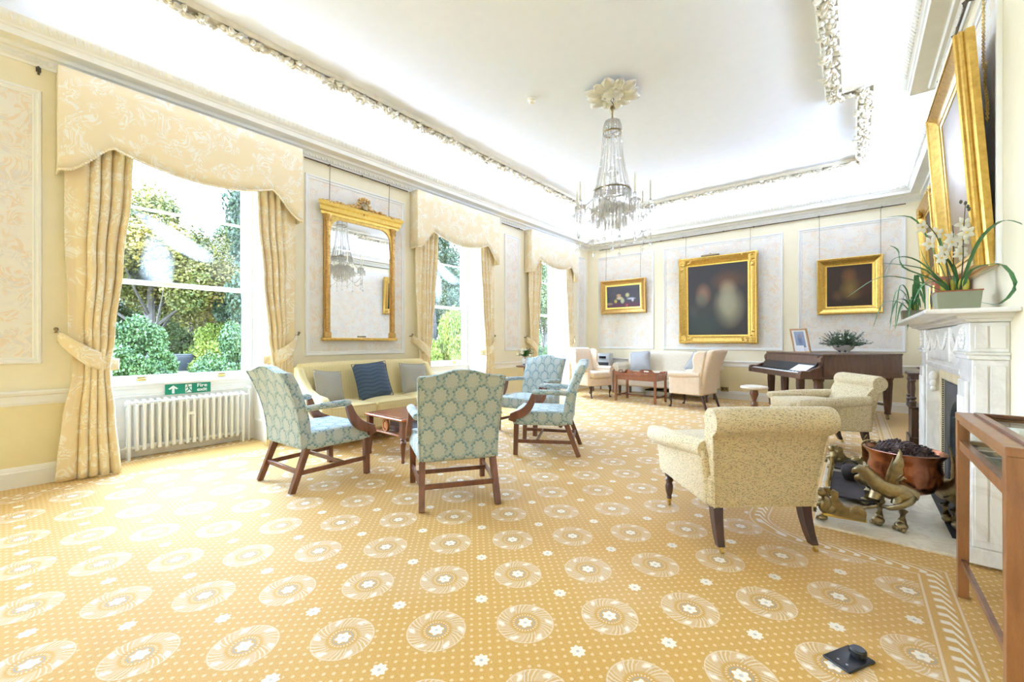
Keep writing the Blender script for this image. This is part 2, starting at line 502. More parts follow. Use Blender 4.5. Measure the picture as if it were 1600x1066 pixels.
def picture(name, ground, blobs, noise_amt=0.25):
    """soft painted blobs; UV runs 0..1 over the canvas"""
    m = Mat(name)
    x, y, z = m.coord('Generated')
    n = m.noise(5, 4, m.vecof(x, z))
    d, l = ground
    c = m.mix((n * noise_amt + z * 0.2).clamp(), d, l)
    for (bx, by, rx, ry, colr, soft) in blobs:
        r = hyp((x - bx) / rx, (z - by) / ry)
        c = m.mix((1 - r.sstep(1 - soft, 1 + soft)) * 0.9, c, colr)
    m.base(c).set(0.35, spec=0.4)
    return m.m

# ------------------------------------------------------------------ mesh building
def T(x=0, y=0, z=0): return Matrix.Translation((x, y, z))
def R(ax, deg): return Matrix.Rotation(math.radians(deg), 4, ax)
def frame_to(p, d, up=(0, 0, 1)):
    """matrix whose z axis points along d at p"""
    d = Vector(d).normalized(); u = Vector(up)
    if abs(d.dot(u)) > 0.98: u = Vector((1, 0, 0))
    xx = u.cross(d).normalized(); yy = d.cross(xx)
    m = Matrix((xx, yy, d)).transposed().to_4x4(); m.translation = Vector(p)
    return m

class MB:
    def __init__(s): s.bm = bmesh.new(); s.mx = Matrix.Identity(4)
    def at(s, m): s.mx = m; return s
    def V(s, p): return s.bm.verts.new(s.mx @ Vector(p))
    def F(s, vs):
        try: return s.bm.faces.new(vs)
        except ValueError: return None
    def box(s, x0, y0, z0, x1, y1, z1):
        v = [s.V((x, y, z)) for z in (z0, z1) for y in (y0, y1) for x in (x0, x1)]
        for f in ((0, 2, 3, 1), (4, 5, 7, 6), (0, 1, 5, 4), (2, 6, 7, 3), (0, 4, 6, 2), (1, 3, 7, 5)):
            s.F([v[i] for i in f])
        return s
    def bar(s, p, q, w, d=None, w2=None, d2=None, up=(0, 0, 1)):
        """rectangular bar from p to q, may taper"""
        d = w if d is None else d; w2 = w if w2 is None else w2; d2 = d if d2 is None else d2
        p = Vector(p); q = Vector(q)
        m = frame_to(p, q - p, up); L = (q - p).length
        a = [s.V(m @ Vector((sx * w / 2, sy * d / 2, 0))) for sx, sy in ((-1, -1), (1, -1), (1, 1), (-1, 1))]
        b = [s.V(m @ Vector((sx * w2 / 2, sy * d2 / 2, L))) for sx, sy in ((-1, -1), (1, -1), (1, 1), (-1, 1))]
        s.F(a[::-1]); s.F(b)
        for i in range(4): s.F((a[i], a[(i + 1) % 4], b[(i + 1) % 4], b[i]))
        return s
    def loft(s, rings, cap=True, closed=True):
        rv = [[s.V(p) for p in r] for r in rings]
        n = len(rv[0])
        for a, b in zip(rv, rv[1:]):
            for i in range(n if closed else n - 1):
                j = (i + 1) % n
                s.F((a[i], a[j], b[j], b[i]))
        if cap and closed:
            s.F(rv[0][::-1]); s.F(rv[-1])
        return s
    def tube(s, pts, rad, seg=8, cap=True, sy=1.0, up=(0, 0, 1)):
        pts = [Vector(p) for p in pts]; n = len(pts)
        if not hasattr(rad, '__len__'): rad = [rad] * n
        rings = []
        for i, p in enumerate(pts):
            d = (pts[min(i + 1, n - 1)] - pts[max(i - 1, 0)])
            m = frame_to(p, d, up)
            rings.append([m @ Vector((rad[i] * math.cos(2 * PI * k / seg), rad[i] * sy * math.sin(2 * PI * k / seg), 0)) for k in range(seg)])
        return s.loft(rings, cap)
    def lathe(s, prof, seg=20, c=(0, 0, 0), flute=None):
        rings = []
        for r, z in prof:
            ring = []
            for k in range(seg):
                a = 2 * PI * k / seg
                rr = max(r, 1e-4) * (1 + (flute[1] * math.cos(flute[0] * a) if flute else 0))
                ring.append((c[0] + rr * math.cos(a), c[1] + rr * math.sin(a), c[2] + z))
            rings.append(ring)
        return s.loft(rings)
    def prism(s, poly, a, b, plane='xy'):
        f = {'xy': lambda p, h: (p[0], p[1], h), 'xz': lambda p, h: (p[0], h, p[1]), 'yz': lambda p, h: (h, p[0], p[1])}[plane]
        return s.loft([[f(p, a) for p in poly], [f(p, b) for p in poly]])
    def ball(s, c, r, sc_=(1, 1, 1), sub=1):
        m = s.mx @ T(*c) @ Matrix.Diagonal((sc_[0], sc_[1], sc_[2], 1))
        bmesh.ops.create_icosphere(s.bm, subdivisions=sub, radius=r, matrix=m)
        return s
    def usph(s, c, r, sc_=(1, 1, 1), u=14, v=9):
        m = s.mx @ T(*c) @ Matrix.Diagonal((sc_[0], sc_[1], sc_[2], 1))
        bmesh.ops.create_uvsphere(s.bm, u_segments=u, v_segments=v, radius=r, matrix=m)
        return s
    def grid(s, fn, nu, nv, closed_u=False):
        g = [[s.V(fn(i / nu, j / nv)) for i in range(nu + (0 if closed_u else 1))] for j in range(nv + 1)]
        w = len(g[0])
        for j in range(nv):
            for i in range(w if closed_u else w - 1):
                k = (i + 1) % w
                s.F((g[j][i], g[j][k], g[j + 1][k], g[j + 1][i]))
        return s
    def soft(s, sx, sy, sz, r, c=(0, 0, 0), fn=None, k=3, n=6):
        """rounded box (full sizes) with an optional deformation of its points"""
        h = (sx / 2, sy / 2, sz / 2)
        rr = [min(r, q * 0.999) for q in h]
        def axis(hh, r_):
            a = [-hh + r_ * (1 - math.cos(PI / 2 * i / k)) for i in range(k + 1)]
            mid = [(-hh + r_) + (2 * hh - 2 * r_) * i / n for i in range(1, n)]
            return a + mid + [-q for q in a[::-1]]
        ax = [axis(h[i], rr[i]) for i in range(3)]
        cache = {}
        def vert(p):
            key = tuple(round(q, 5) for q in p)
            if key in cache: return cache[key]
            inner = [max(-(h[i] - rr[i]), min(h[i] - rr[i], p[i])) for i in range(3)]
            d = Vector([(p[i] - inner[i]) / rr[i] for i in range(3)])
            if d.length > 1e-6: d.normalize()
            q = Vector([inner[i] + d[i] * rr[i] for i in range(3)])
            if fn: q = Vector(fn(q.x, q.y, q.z))
            v = s.V((q.x + c[0], q.y + c[1], q.z + c[2]))
            cache[key] = v
            return v
        for a in range(3):
            b, d = (a + 1) % 3, (a + 2) % 3
            for sgn in (-1, 1):
                for i in range(len(ax[b]) - 1):
                    for j in range(len(ax[d]) - 1):
                        quad = []
                        for (ii, jj) in ((i, j), (i + 1, j), (i + 1, j + 1), (i, j + 1)):
                            p = [0, 0, 0]; p[a] = sgn * h[a]; p[b] = ax[b][ii]; p[d] = ax[d][jj]
                            quad.append(vert(p))
                        if len(set(quad)) > 2:
                            u = []
                            for q in quad:
                                if q not in u: u.append(q)
                            s.F(u if sgn > 0 else u[::-1])
        return s
    def sweep(s, path, prof, closed=False):
        """mitred sweep in plan: path (x,y), room on its left; prof (d,z) with d towards the room"""
        n = len(path); offs = []
        for i in range(n):
            p = Vector(path[i])
            def nrm(a, b):
                e = (Vector(b) - Vector(a)).normalized(); return Vector((-e.y, e.x))
            if closed or 0 < i < n - 1:
                n1 = nrm(path[i - 1], path[i]); n2 = nrm(path[i], path[(i + 1) % n])
                m = (n1 + n2); offs.append(m / max(0.3, (1 + n1.dot(n2))))
            elif i == 0: offs.append(nrm(path[0], path[1]))
            else: offs.append(nrm(path[-2], path[-1]))
        rings = [[(path[i][0] + offs[i].x * d, path[i][1] + offs[i].y * d, z) for d, z in prof] for i in range(n)]
        if closed: rings.append(rings[0])
        return s.loft(rings, cap=not closed)
    def rect_frame(s, w, h, prof, z0=0.0):
        """mitred frame round a w x h opening in the local xz plane (centre x=0, bottom z0); prof (out, y) out from the opening"""
        cs = [(-w / 2, z0, -1, -1), (w / 2, z0, 1, -1), (w / 2, z0 + h, 1, 1), (-w / 2, z0 + h, -1, 1)]
        rings = [[(x + sx * d, y, z + sz * d) for d, y in prof] for x, z, sx, sz in cs]
        rings.append(rings[0])
        return s.loft(rings, cap=False)
    def build(s, name, mat, parent=None, smooth=40, bevel=0.0, sub=0, solid=0.0, uv=True, mats=None):
        bm = s.bm
        bmesh.ops.remove_doubles(bm, verts=bm.verts, dist=1e-6) if len(bm.verts) < 60000 else None
        bmesh.ops.recalc_face_normals(bm, faces=bm.faces)
        me = bpy.data.meshes.new(name)
        if uv and len(bm.faces) < 60000:
            L = bm.loops.layers.uv.new('uv')
            bm.normal_update()
            for f in bm.faces:
                nx, ny, nz = (abs(q) for q in f.normal)
                for l in f.loops:
                    c = l.vert.co
                    if nz >= nx and nz >= ny: l[L].uv = (c.x, c.y)
                    elif ny >= nx: l[L].uv = (c.x, c.z)
                    else: l[L].uv = (c.y, c.z)
        bm.to_mesh(me); bm.free()
        me.materials.append(M[mat] if isinstance(mat, str) else mat)
        if smooth:
            me.polygons.foreach_set('use_smooth', [True] * len(me.polygons))
            try: me.set_sharp_from_angle(angle=math.radians(smooth))
            except Exception: pass
        o = bpy.data.objects.new(name, me)
        col.objects.link(o)
        if parent is not None: o.parent = parent
        if bevel:
            b = o.modifiers.new('edge', 'BEVEL'); b.width = bevel; b.segments = 2; b.limit_method = 'ANGLE'
            b.angle_limit = math.radians(35)
        if solid:
            d = o.modifiers.new('thickness', 'SOLIDIFY'); d.thickness = solid; d.offset = 0
        if sub:
            d = o.modifiers.new('smooth', 'SUBSURF'); d.levels = sub; d.render_levels = sub
        return o

def thing(name, label, cat, loc=(0, 0, 0), rz=0.0, group=None):
    o = bpy.data.objects.new(name, None); col.objects.link(o)
    o.empty_display_size = 0.1
    o.location = loc; o.rotation_euler = (0, 0, rz)
    return tag(o, label, cat, group)
def tag(o, label, cat, group=None, kind=None):
    o['label'] = label; o['category'] = cat
    if group: o['group'] = group
    if kind: o['kind'] = kind
    return o
def struct(o, label=None, cat=None):
    o['kind'] = 'structure'
    if label: o['label'] = label
    if cat: o['category'] = cat
    return o
def copy_tree(o, parent=None):
    c = o.copy(); col.objects.link(c)
    if parent is not None: c.parent = parent
    for ch in list(o.children): copy_tree(ch, c)
    return c
def face(fx, fy): return math.atan2(-fx, fy)      # z rotation that turns local +y to (fx, fy)
def arc(cx, cy, r, a0, a1, n, ry=None):
    ry = r if ry is None else ry
    return [(cx + r * math.cos(math.radians(a0 + (a1 - a0) * i / n)), cy + ry * math.sin(math.radians(a0 + (a1 - a0) * i / n))) for i in range(n + 1)]
def lerp(a, b, t): return a + (b - a) * t
def sm(t): t = max(0.0, min(1.0, t)); return t * t * (3 - 2 * t)
def curve(keys, t):
    """smooth interpolation through (t, v) keys"""
    for (t0, v0), (t1, v1) in zip(keys, keys[1:]):
        if t <= t1: return lerp(v0, v1, sm((t - t0) / (t1 - t0)))
    return keys[-1][1]
def bez(p0, p1, p2, p3, n):
    out = []
    for i in range(n + 1):
        t = i / n; a = (1 - t) ** 3; b = 3 * t * (1 - t) ** 2; c = 3 * t * t * (1 - t); d = t ** 3
        out.append(tuple(a * p0[k] + b * p1[k] + c * p2[k] + d * p3[k] for k in range(len(p0))))
    return out

# ------------------------------------------------------------------ room shell
AX, BY, CX, HX = -5.29, 9.5, 0.90, 0.62          # window wall, far wall, fireplace wall, chimney breast
H0, H1 = 2.98, 5.45                               # chimney breast from / to along y
FY = -3.2                                          # near end of the room
CEIL = 4.13
WIN = [(-2.40, 0.70), (1.25, 0.71), (4.93, 0.72), (7.86, 0.72)]   # centre, half width of each window bay
WX = -5.78                                         # plane of the sashes

b = MB(); b.box(WX - 0.1, FY, -0.12, CX + 0.25, BY + 0.25, 0.0)
struct(b.build('floor', 'carpet', smooth=0), 'gold patterned carpet with pale swirling medallions and small flowers', 'carpet')

b = MB()
ys = [FY] + [q for c, h in WIN for q in (c - h, c + h)] + [BY + 0.25]
for i in range(0, len(ys), 2): b.box(AX - 0.62, ys[i] - (.25 if i == 0 else 0), 0, AX, ys[i + 1], 3.75)
for c, h in WIN: b.box(AX - 0.62, c - h, 3.25, AX, c + h, 3.75)
struct(b.build('wall_left', 'wall', smooth=0), 'cream window wall on the left with three tall windows', 'wall')
b = MB(); b.box(AX - 0.62, BY, 0, CX + 0.25, BY + 0.25, 3.75)
struct(b.build('wall_back', 'wall', smooth=0), 'cream far wall hung with three framed pictures', 'wall')
b = MB(); b.box(CX, FY, 0, CX + 0.25, BY + 0.25, 3.75); b.box(HX, H0, 0, CX, H1, 3.75)
struct(b.build('wall_right', 'wall', smooth=0), 'cream wall with chimney breast around the fireplace on the right', 'wall')

b = MB(); b.box(AX - 0.62, FY - 0.25, 0, CX + 0.25, FY, 3.75)
struct(b.build('wall_front', 'wall', smooth=0), 'cream wall behind the camera', 'wall')
ROOM = [(CX, FY), (CX, H0), (HX, H0), (HX, H1), (CX, H1), (CX, BY), (AX, BY), (AX, FY)]
b = MB()
prof = [(0.10, 3.74)] + [(0.10 + 0.64 * (1 - math.cos(PI / 2 * i / 12)), 3.755 + 0.375 * math.sin(PI / 2 * i / 12)) for i in range(13)]
prof += [(0.74, 4.32), (-0.3, 4.32), (-0.3, 3.74)]
b.sweep(ROOM, prof, closed=True)
b.box(AX - 0.3, FY - .3, CEIL, CX + 0.3, BY + 0.3, CEIL + 0.19)
struct(b.build('ceiling', 'ceil', smooth=35), 'white coved plaster ceiling with a flat centre', 'ceiling')

corn = [(0, 3.495), (0.012, 3.495), (0.018, 3.515), (0.03, 3.52), (0.03, 3.555), (0.05, 3.57), (0.075, 3.575), (0.085, 3.60),
        (0.095, 3.605), (0.20, 3.607), (0.205, 3.655), (0.215, 3.663), (0.222, 3.68), (0.245, 3.70), (0.262, 3.73), (0.265, 3.752), (0.24, 3.765), (0, 3.765)]
b = MB(); b.sweep(ROOM, corn, closed=True)
struct(b.build('trim_1', 'cornice', smooth=25), 'moulded plaster cornice running round the top of the walls', 'cornice')
# egg-and-dart band and leaf band cut into the cornice
b = MB()
def along(path, step, off):
    for (p, q) in zip(path, path[1:]):
        p = Vector(p); q = Vector(q); d = (q - p); L = d.length; d.normalize(); nn = Vector((-d.y, d.x))
        k = int(L / step)
        for i in range(k):
            yield p + d * (i + 0.5) * (L / k) + nn * off, d, nn
for p, d, nn in along([(CX, 1.0), (CX, H0), (HX, H0), (HX, H1), (CX, H1), (CX, BY), (AX, BY), (AX, -1.0)], 0.075, 0.034):
    b.at(T(p.x, p.y, 3.538) @ Matrix(((d.x, nn.x, 0, 0), (d.y, nn.y, 0, 0), (0, 0, 1, 0), (0, 0, 0, 1))))
    b.ball((0, 0, 0), 0.017, (1.0, 0.8, 1.2), 1)
    b.bar((0.037, 0.002, 0.016), (0.037, 0.002, -0.016), 0.008)
for p, d, nn in along([(CX, 1.0), (CX, H0), (HX, H0), (HX, H1), (CX, H1), (CX, BY), (AX, BY), (AX, -1.0)], 0.05, 0.252):
    b.at(T(p.x, p.y, 3.712) @ Matrix(((d.x, nn.x, 0, 0), (d.y, nn.y, 0, 0), (0, 0, 1, 0), (0, 0, 0, 1))))
    b.bar((0, -0.012, -0.022), (0.012, 0.010, 0.022), 0.016, 0.01)
struct(b.build('trim_2', 'cornice', smooth=30, uv=False), 'carved leaf and egg ornament along the cornice', 'cornice ornament')

# garland of leaves, fruit and flowers round the flat of the ceiling
gpath = []
for i in range(len(ROOM)):
    p = Vector(ROOM[i])
    def nrm(a, c):
        e = (Vector(c) - Vector(a)).normalized(); return Vector((-e.y, e.x))
    if 0 < i < len(ROOM) - 1:
        n1 = nrm(ROOM[i - 1], ROOM[i]); n2 = nrm(ROOM[i], ROOM[i + 1]); o = (n1 + n2) / (1 + n1.dot(n2))
    elif i == 0: o = nrm(ROOM[0], ROOM[1])
    else: o = nrm(ROOM[-2], ROOM[-1])
    gpath.append((p.x + o.x * 0.80, p.y + o.y * 0.80))
b = MB()
b.sweep(gpath, [(0.085, 4.14), (0.085, 4.10), (0.07, 4.085), (0.055, 4.10), (-0.055, 4.095), (-0.07, 4.08), (-0.09, 4.09), (-0.09, 4.14)])
rnd = random.Random(3)
def leaf_at(b, m, L, W):
    """a ribbed acanthus-like leaf curling off the surface"""
    n = 5; rings = []
    for i in range(n + 1):
        t = i / n; w = W * math.sin(PI * min(1, t * 0.85 + 0.12)) * (1 + 0.18 * math.cos(i * PI)); h = -0.020 - 0.040 * math.sin(t * PI * 0.8)
        rings.append([m @ Vector((-w, L * t, h + 0.022)), m @ Vector((-w * 0.5, L * t, h)), m @ Vector((0, L * t, h + 0.012)), m @ Vector((w * 0.5, L * t, h)), m @ Vector((w, L * t, h + 0.022))])
    b.loft(rings, cap=False, closed=False)
for (p, q) in zip(gpath, gpath[1:]):
    p = Vector(p); q = Vector(q); d = (q - p); L = d.length; d.normalize(); nn = Vector((-d.y, d.x))
    k = max(2, int(L / 0.105))
    for i in range(k):
        c = p + d * (i + 0.5) * (L / k)
        if c.y < -1.8: continue
        base = T(c.x, c.y, 4.105) @ Matrix(((d.x, nn.x, 0, 0), (d.y, nn.y, 0, 0), (0, 0, 1, 0), (0, 0, 0, 1)))
        b.at(Matrix.Identity(4))
        ph = i % 4
        if ph in (0, 1):
            for a in (-150, -60, 20, 60, -95, 110)[: 6 if ph == 0 else 4]:
                leaf_at(b, base @ T(rnd.uniform(-.02, .02), rnd.uniform(-.03, .03), rnd.uniform(-.02, 0)) @ R('Z', a + rnd.uniform(-20, 20)), rnd.uniform(.075, .11), rnd.uniform(.026, .038))
        b.at(base)
        if ph == 2:
            for a in range(6):
                b.ball((0.032 * math.cos(a * PI / 3), 0.032 * math.sin(a * PI / 3), -0.03), 0.024, (1, 1, .7), 1)
            b.ball((0, 0, -0.045), 0.02, (1, 1, .8), 1)
            leaf_at(b.at(Matrix.Identity(4)), base @ R('Z', rnd.uniform(60, 120)), .10, .03)
        if ph == 3:
            for a in range(7):
                b.at(base).ball((rnd.uniform(-.05, .05), rnd.uniform(-.055, .055), rnd.uniform(-.055, -.02)), rnd.uniform(.016, .028), (1, 1, 1), 1)
            leaf_at(b.at(Matrix.Identity(4)), base @ R('Z', rnd.uniform(-120, -60)), .10, .03)
struct(b.build('trim_3', 'garland', smooth=50, solid=0.008, uv=False), 'ornate plaster garland of leaves and flowers bordering the ceiling', 'plaster garland')

# dado rail and skirting, broken at the window bays
dado = [(0, 0.668), (0.012, 0.668), (0.018, 0.69), (0.014, 0.70), (0.016, 0.745), (0.035, 0.755), (0.042, 0.775), (0.036, 0.788), (0, 0.79)]
skirt = [(0, 0), (0.026, 0), (0.026, 0.125), (0.018, 0.135), (0.018, 0.15), (0.008, 0.168), (0, 0.17)]
left_runs = []
edges = [BY] + [q for c, h in WIN[::-1] for q in (c + h + 0.06, c - h - 0.06)] + [FY]
for i in range(0, len(edges), 2): left_runs.append([(AX, edges[i]), (AX, edges[i + 1])])
runs_r = [[(CX, FY), (CX, H0), (HX, H0), (HX, 3.20)], [(HX, 5.5 - 0.06), (HX, H1), (CX, H1), (CX, BY)]]
run_b = [[(CX, BY), (AX, BY)], [(AX, FY), (CX, FY)]]
def runs(name, prof, rr, mat, lab, cat):
    b = MB()
    for p in rr: b.sweep(p, prof)
    struct(b.build(name, mat, smooth=30), lab, cat)
runs('baseboard_left', skirt, left_runs, 'paint', 'white skirting along the window wall', 'skirting')
runs('baseboard_right', skirt, runs_r, 'paint', 'white skirting along the fireplace wall', 'skirting')
runs('baseboard_back', skirt, run_b, 'paint', 'white skirting along the far wall', 'skirting')
runs('trim_4', dado, left_runs, 'paint', 'white dado rail along the window wall', 'dado rail')
runs('trim_5', dado, runs_r, 'paint', 'white dado rail along the fireplace wall', 'dado rail')
runs('trim_6', dado, run_b, 'paint', 'white dado rail along the far wall', 'dado rail')
# deeper yellow paint below the dado rail: a thin skin over the wall
flat = [(0, 0.10), (0.004, 0.10), (0.004, 0.70), (0, 0.70)]
runs('wall_left_dado', flat, left_runs, 'dado', 'yellow dado panel below the rail on the window wall', 'dado')
runs('wall_right_dado', flat, runs_r, 'dado', 'yellow dado panel below the rail on the fireplace wall', 'dado')
runs('wall_back_dado', flat, run_b, 'dado', 'yellow dado panel below the rail on the far wall', 'dado')

# moulded wall panels with scroll paper
def wall_panel(n, origin, rz, x0, x1, z0, z1, lab):
    """panel in local xz, facing local +y"""
    r = bpy.data.objects.new('trim_%d' % n, None); col.objects.link(r)
    r.location = origin; r.rotation_euler = (0, 0, rz)
    struct(r, lab, 'wall panel')
    mw = 0.055
    b = MB(); b.at(T((x0 + x1) / 2, 0, 0))
    b.rect_frame(x1 - x0 - 2 * mw, z1 - z0 - 2 * mw, [(0, 0.001), (0, 0.010), (0.010, 0.014), (0.016, 0.010), (0.026, 0.012), (0.034, 0.024), (0.048, 0.022), (0.055, 0.008), (0.055, 0.001)], z0 + mw)
    b.build('panel_moulding', 'paint', r, smooth=30)
    b = MB(); b.box(x0 + mw - .004, 0.0005, z0 + mw - .004, x1 - mw + .004, 0.004, z1 - mw + .004)
    b.build('wallpaper', 'paperhang', r, smooth=0)
    return r
RZA, RZB, RZC = -PI / 2, PI, PI / 2
# on the window wall local x = -world y
for n, (y0, y1, lab) in enumerate([(-1.55, 0.19, 'papered panel left of the first window'), (2.36, 3.85, 'papered panel behind the gilt mirror'),
                                   (6.19, 6.67, 'narrow papered panel between the two farther windows'), (8.98, 9.36, 'slim papered panel in the far left corner')]):
    wall_panel(7 + n, (AX, 0, 0), RZA, -y1, -y0, 1.01, 3.30, lab)
for n, (x0, x1, lab) in enumerate([(-4.99, -3.57, 'papered panel behind the still life'), (-3.35, -1.06, 'large papered panel behind the double portrait'),
                                   (-0.82, 0.665, 'papered panel above the piano')]):
    wall_panel(11 + n, (0, BY, 0), RZB, -x1, -x0, 1.01, 3.29, lab)
wall_panel(14, (HX, 0, 0), RZC, 3.42, 5.30, 1.62, 3.30, 'papered panel on the chimney breast')
wall_panel(15, (CX, 0, 0), RZC, 5.75, 9.2, 1.01, 3.30, 'papered panel beyond the chimney breast')
wall_panel(16, (CX, 0, 0), RZC, 0.4, 2.8, 1.01, 3.30, 'papered panel on this side of the chimney breast')

# ------------------------------------------------------------------ windows
def window(n, c, h, first, lab):
    r = bpy.data.objects.new('window_%d' % n, None); col.objects.link(r)
    r.location = (WX, c, 1.81)
    struct(r, lab, 'window')
    Z = lambda z: z - 1.81
    D = AX - WX                                   # depth of the bay
    g = h - 0.135                                 # half width of the glass
    # box frame
    b = MB()
    for s in (-1, 1):
        b.box(-0.06, s * h - (0.09 if s > 0 else 0) , Z(0.76), 0.05, s * h + (0.09 if s < 0 else 0), Z(3.25))
    b.box(-0.06, -h, Z(3.16), 0.05, h, Z(3.25))
    b.box(-0.09, -h, Z(0.70), 0.06, h, Z(0.765))
    b.build('window_frame', 'paint', r, bevel=0.006, smooth=0)
    # sashes
    for nm, z0, z1, dx in (('upper_sash', 1.79, 3.18, -0.025), ('lower_sash', 0.765, 1.835, 0.012)):
        b = MB()
        for s in (-1, 1):
            y0 = s * g; y1 = s * (g + 0.048)
            b.box(dx - 0.018, min(y0, y1), Z(z0), dx + 0.018, max(y0, y1), Z(z1))
        lo = 0.075 if nm == 'lower_sash' else 0.042
        b.box(dx - 0.018, -g, Z(z0), dx + 0.018, g, Z(z0 + lo))
        b.box(dx - 0.018, -g, Z(z1 - 0.045), dx + 0.018, g, Z(z1))
        if nm == 'upper_sash': b.box(dx - 0.014, -g, Z(2.585), dx + 0.014, g, Z(2.612))
        so = b.build(nm, 'paint', r, bevel=0.005, smooth=0)
        b = MB(); b.box(dx - 0.002, -g - .003, Z(z0 + 0.02), dx + 0.002, g + .003, Z(z1 - 0.02))
        b.build('pane', M['pane_a'] if (first and nm == 'upper_sash') else (M['pane'] if nm == 'upper_sash' and n != 3 else M['pane_b']), so, smooth=0)
        if nm == 'lower_sash':
            for yy in (-g * 0.62, g * 0.62):
                b = MB()
                b.soft(0.02, 0.075, 0.022, 0.008, (dx + 0.028, yy, Z(0.795)), n=2)
                b.box(dx + .016, yy - .03, Z(.80), dx + .022, yy + .03, Z(.82))
                b.build('sash_lift', 'brass', so)
            b = MB(); b.tube([(dx + .018, .0, Z(.80)), (dx + .04, .0, Z(.80)), (dx + .045, .0, Z(.815))], [.014, .014, .012], 10)
            b.usph((dx + .04, 0, Z(.80)), .02)
            b.build('sash_knob', 'paint', so)
    # window board and panelled apron below
    b = MB()
    b.box(0.05, -h, Z(0.735), 0.085, h, Z(0.765))
    b.box(-0.05, -h, Z(0.0), 0.05, h, Z(0.735))
    b.build('sill_apron', 'paint', r, bevel=0.008, smooth=0)
    b = MB(); b.at(T(0.05, 0, Z(0)) @ R('Z', -90))
    b.rect_frame(2 * h - 0.30, 0.40, [(0, 0), (0, .01), (.012, .014), (.02, .006), (.03, .012), (.036, 0)], 0.22)
    b.build('apron_moulding', 'paint', r, smooth=30)
    # panelled shutters lining the bay, and panelled linings below them
    for s in (-1, 1):
        b = MB()
        yy = s * (h - 0.03)
        b.box(0.06, min(yy, s * h), Z(0.79), D - 0.005, max(yy, s * h), Z(3.24))
        sh = b.build('shutter', 'paint', r, bevel=0.004, smooth=0)
        b = MB()
        m = T((D + 0.055) / 2, yy, Z(0)) @ R('Z', 90 + 90 * s) if False else None
        for z0, z1 in ((0.86, 1.22), (1.28, 1.90), (1.96, 2.58), (2.64, 3.18)):
            for (x0, x1) in ((0.085, D - 0.04),):
                b.at(T((x0 + x1) / 2, yy, Z(0)) @ R('Z', 180 if s > 0 else 0))
                b.rect_frame(x1 - x0 - 0.05, z1 - z0 - 0.05, [(0, 0), (0, .006), (.010, .010), (.016, .004), (.025, .008), (.028, 0)], z0 + 0.025)
        b.build('shutter_panel', 'paint', sh, smooth=30)
        b = MB()
        b.box(0.05, min(s * (h - 0.02), s * h), Z(0), D - 0.005, max(s * (h - 0.02), s * h), Z(0.79))
        ln = b.build('bay_lining', 'paint', r, smooth=0)
        b = MB(); b.at(T((0.085 + D - 0.04) / 2, s * (h - .02), Z(0)) @ R('Z', 180 if s > 0 else 0))
        b.rect_frame(D - 0.19, 0.38, [(0, 0), (0, .006), (.010, .010), (.016, .004), (.025, .008), (.028, 0)], 0.26)
        b.build('lining_panel', 'paint', ln, smooth=30)
        b = MB()                                   # architrave on the wall face
        ya = s * h
        b.box(D, min(ya, ya + s * 0.09), Z(0), D + 0.02, max(ya, ya + s * 0.09), Z(3.34))
        b.build('architrave', 'paint', r, bevel=0.006, smooth=0)
    b = MB(); b.box(0.05, -h, Z(3.24), D, h, Z(3.25)); b.box(D, -h - .09, Z(3.25), D + .02, h + .09, Z(3.34))
    b.build('bay_head', 'paint', r, smooth=0)
    return r
M['pane_b'] = clear_glass('plain_window_pane')
window(1, *WIN[1], True, 'tall white sash window above the radiator and fire exit sign')
window(2, *WIN[2], False, 'middle white sash window with misted upper pane')
window(3, *WIN[3], False, 'farthest white sash window beside the corner')

# ------------------------------------------------------------------ pelmets and curtains
PEL = [(1.263, 0.985, 'deep shaped damask pelmet over the first window, nearest the camera'),
       (4.89, 0.935, 'deep shaped damask pelmet over the middle window'),
       (7.76, 0.925, 'deep shaped damask pelmet over the farthest window')]
def pel_bottom(t):
    """bottom edge over -1..1"""
    a = abs(t)
    if a > 0.985: return 2.63
    if a > 0.66: return lerp(2.915, 2.635, sm((a - 0.66) / 0.325) ** 0.8)
    return 2.795 + 0.12 * (a / 0.66) ** 2.0
for c, h, lab in PEL:
    r = thing('pelmet', lab, 'pelmet', (AX, c, 0), group='damask pelmets over the windows')
    b = MB()
    n = 64
    pts = [(0.012, -h), (0.185, -h)] + [(0.19, -h + 2 * h * i / n) for i in range(n + 1)] + [(0.185, h), (0.012, h)]
    bot = [2.63, 2.63] + [pel_bottom(-1 + 2 * i / n) for i in range(n + 1)] + [2.63, 2.63]
    nz = 6
    b.grid(lambda u, v: (pts[round(u * (len(pts) - 1))][0], pts[round(u * (len(pts) - 1))][1], lerp(bot[round(u * (len(pts) - 1))], 3.495, v)), len(pts) - 1, nz)
    b.build('valance', 'pelmet', r, smooth=35, solid=0.014)
    b = MB(); b.box(0.004, -h + .01, 3.47, 0.18, h - .01, 3.495)
    b.build('pelmet_board', 'paint', r, smooth=0)
    # scalloped braid on the lower edge
    b = MB()
    for i in range(0, 2 * n + 1):
        t = -1 + i / n
        b.ball((0.198, h * t, pel_bottom(t) - 0.002), 0.013, (0.6, 1, 1), 1)
    for s in (-1, 1):
        for i in range(8): b.ball((0.19 - 0.022 * i, s * (h + .006), 2.628), 0.012, (1, .6, 1), 1)
    b.build('scalloped_edging', 'pelmet', r)

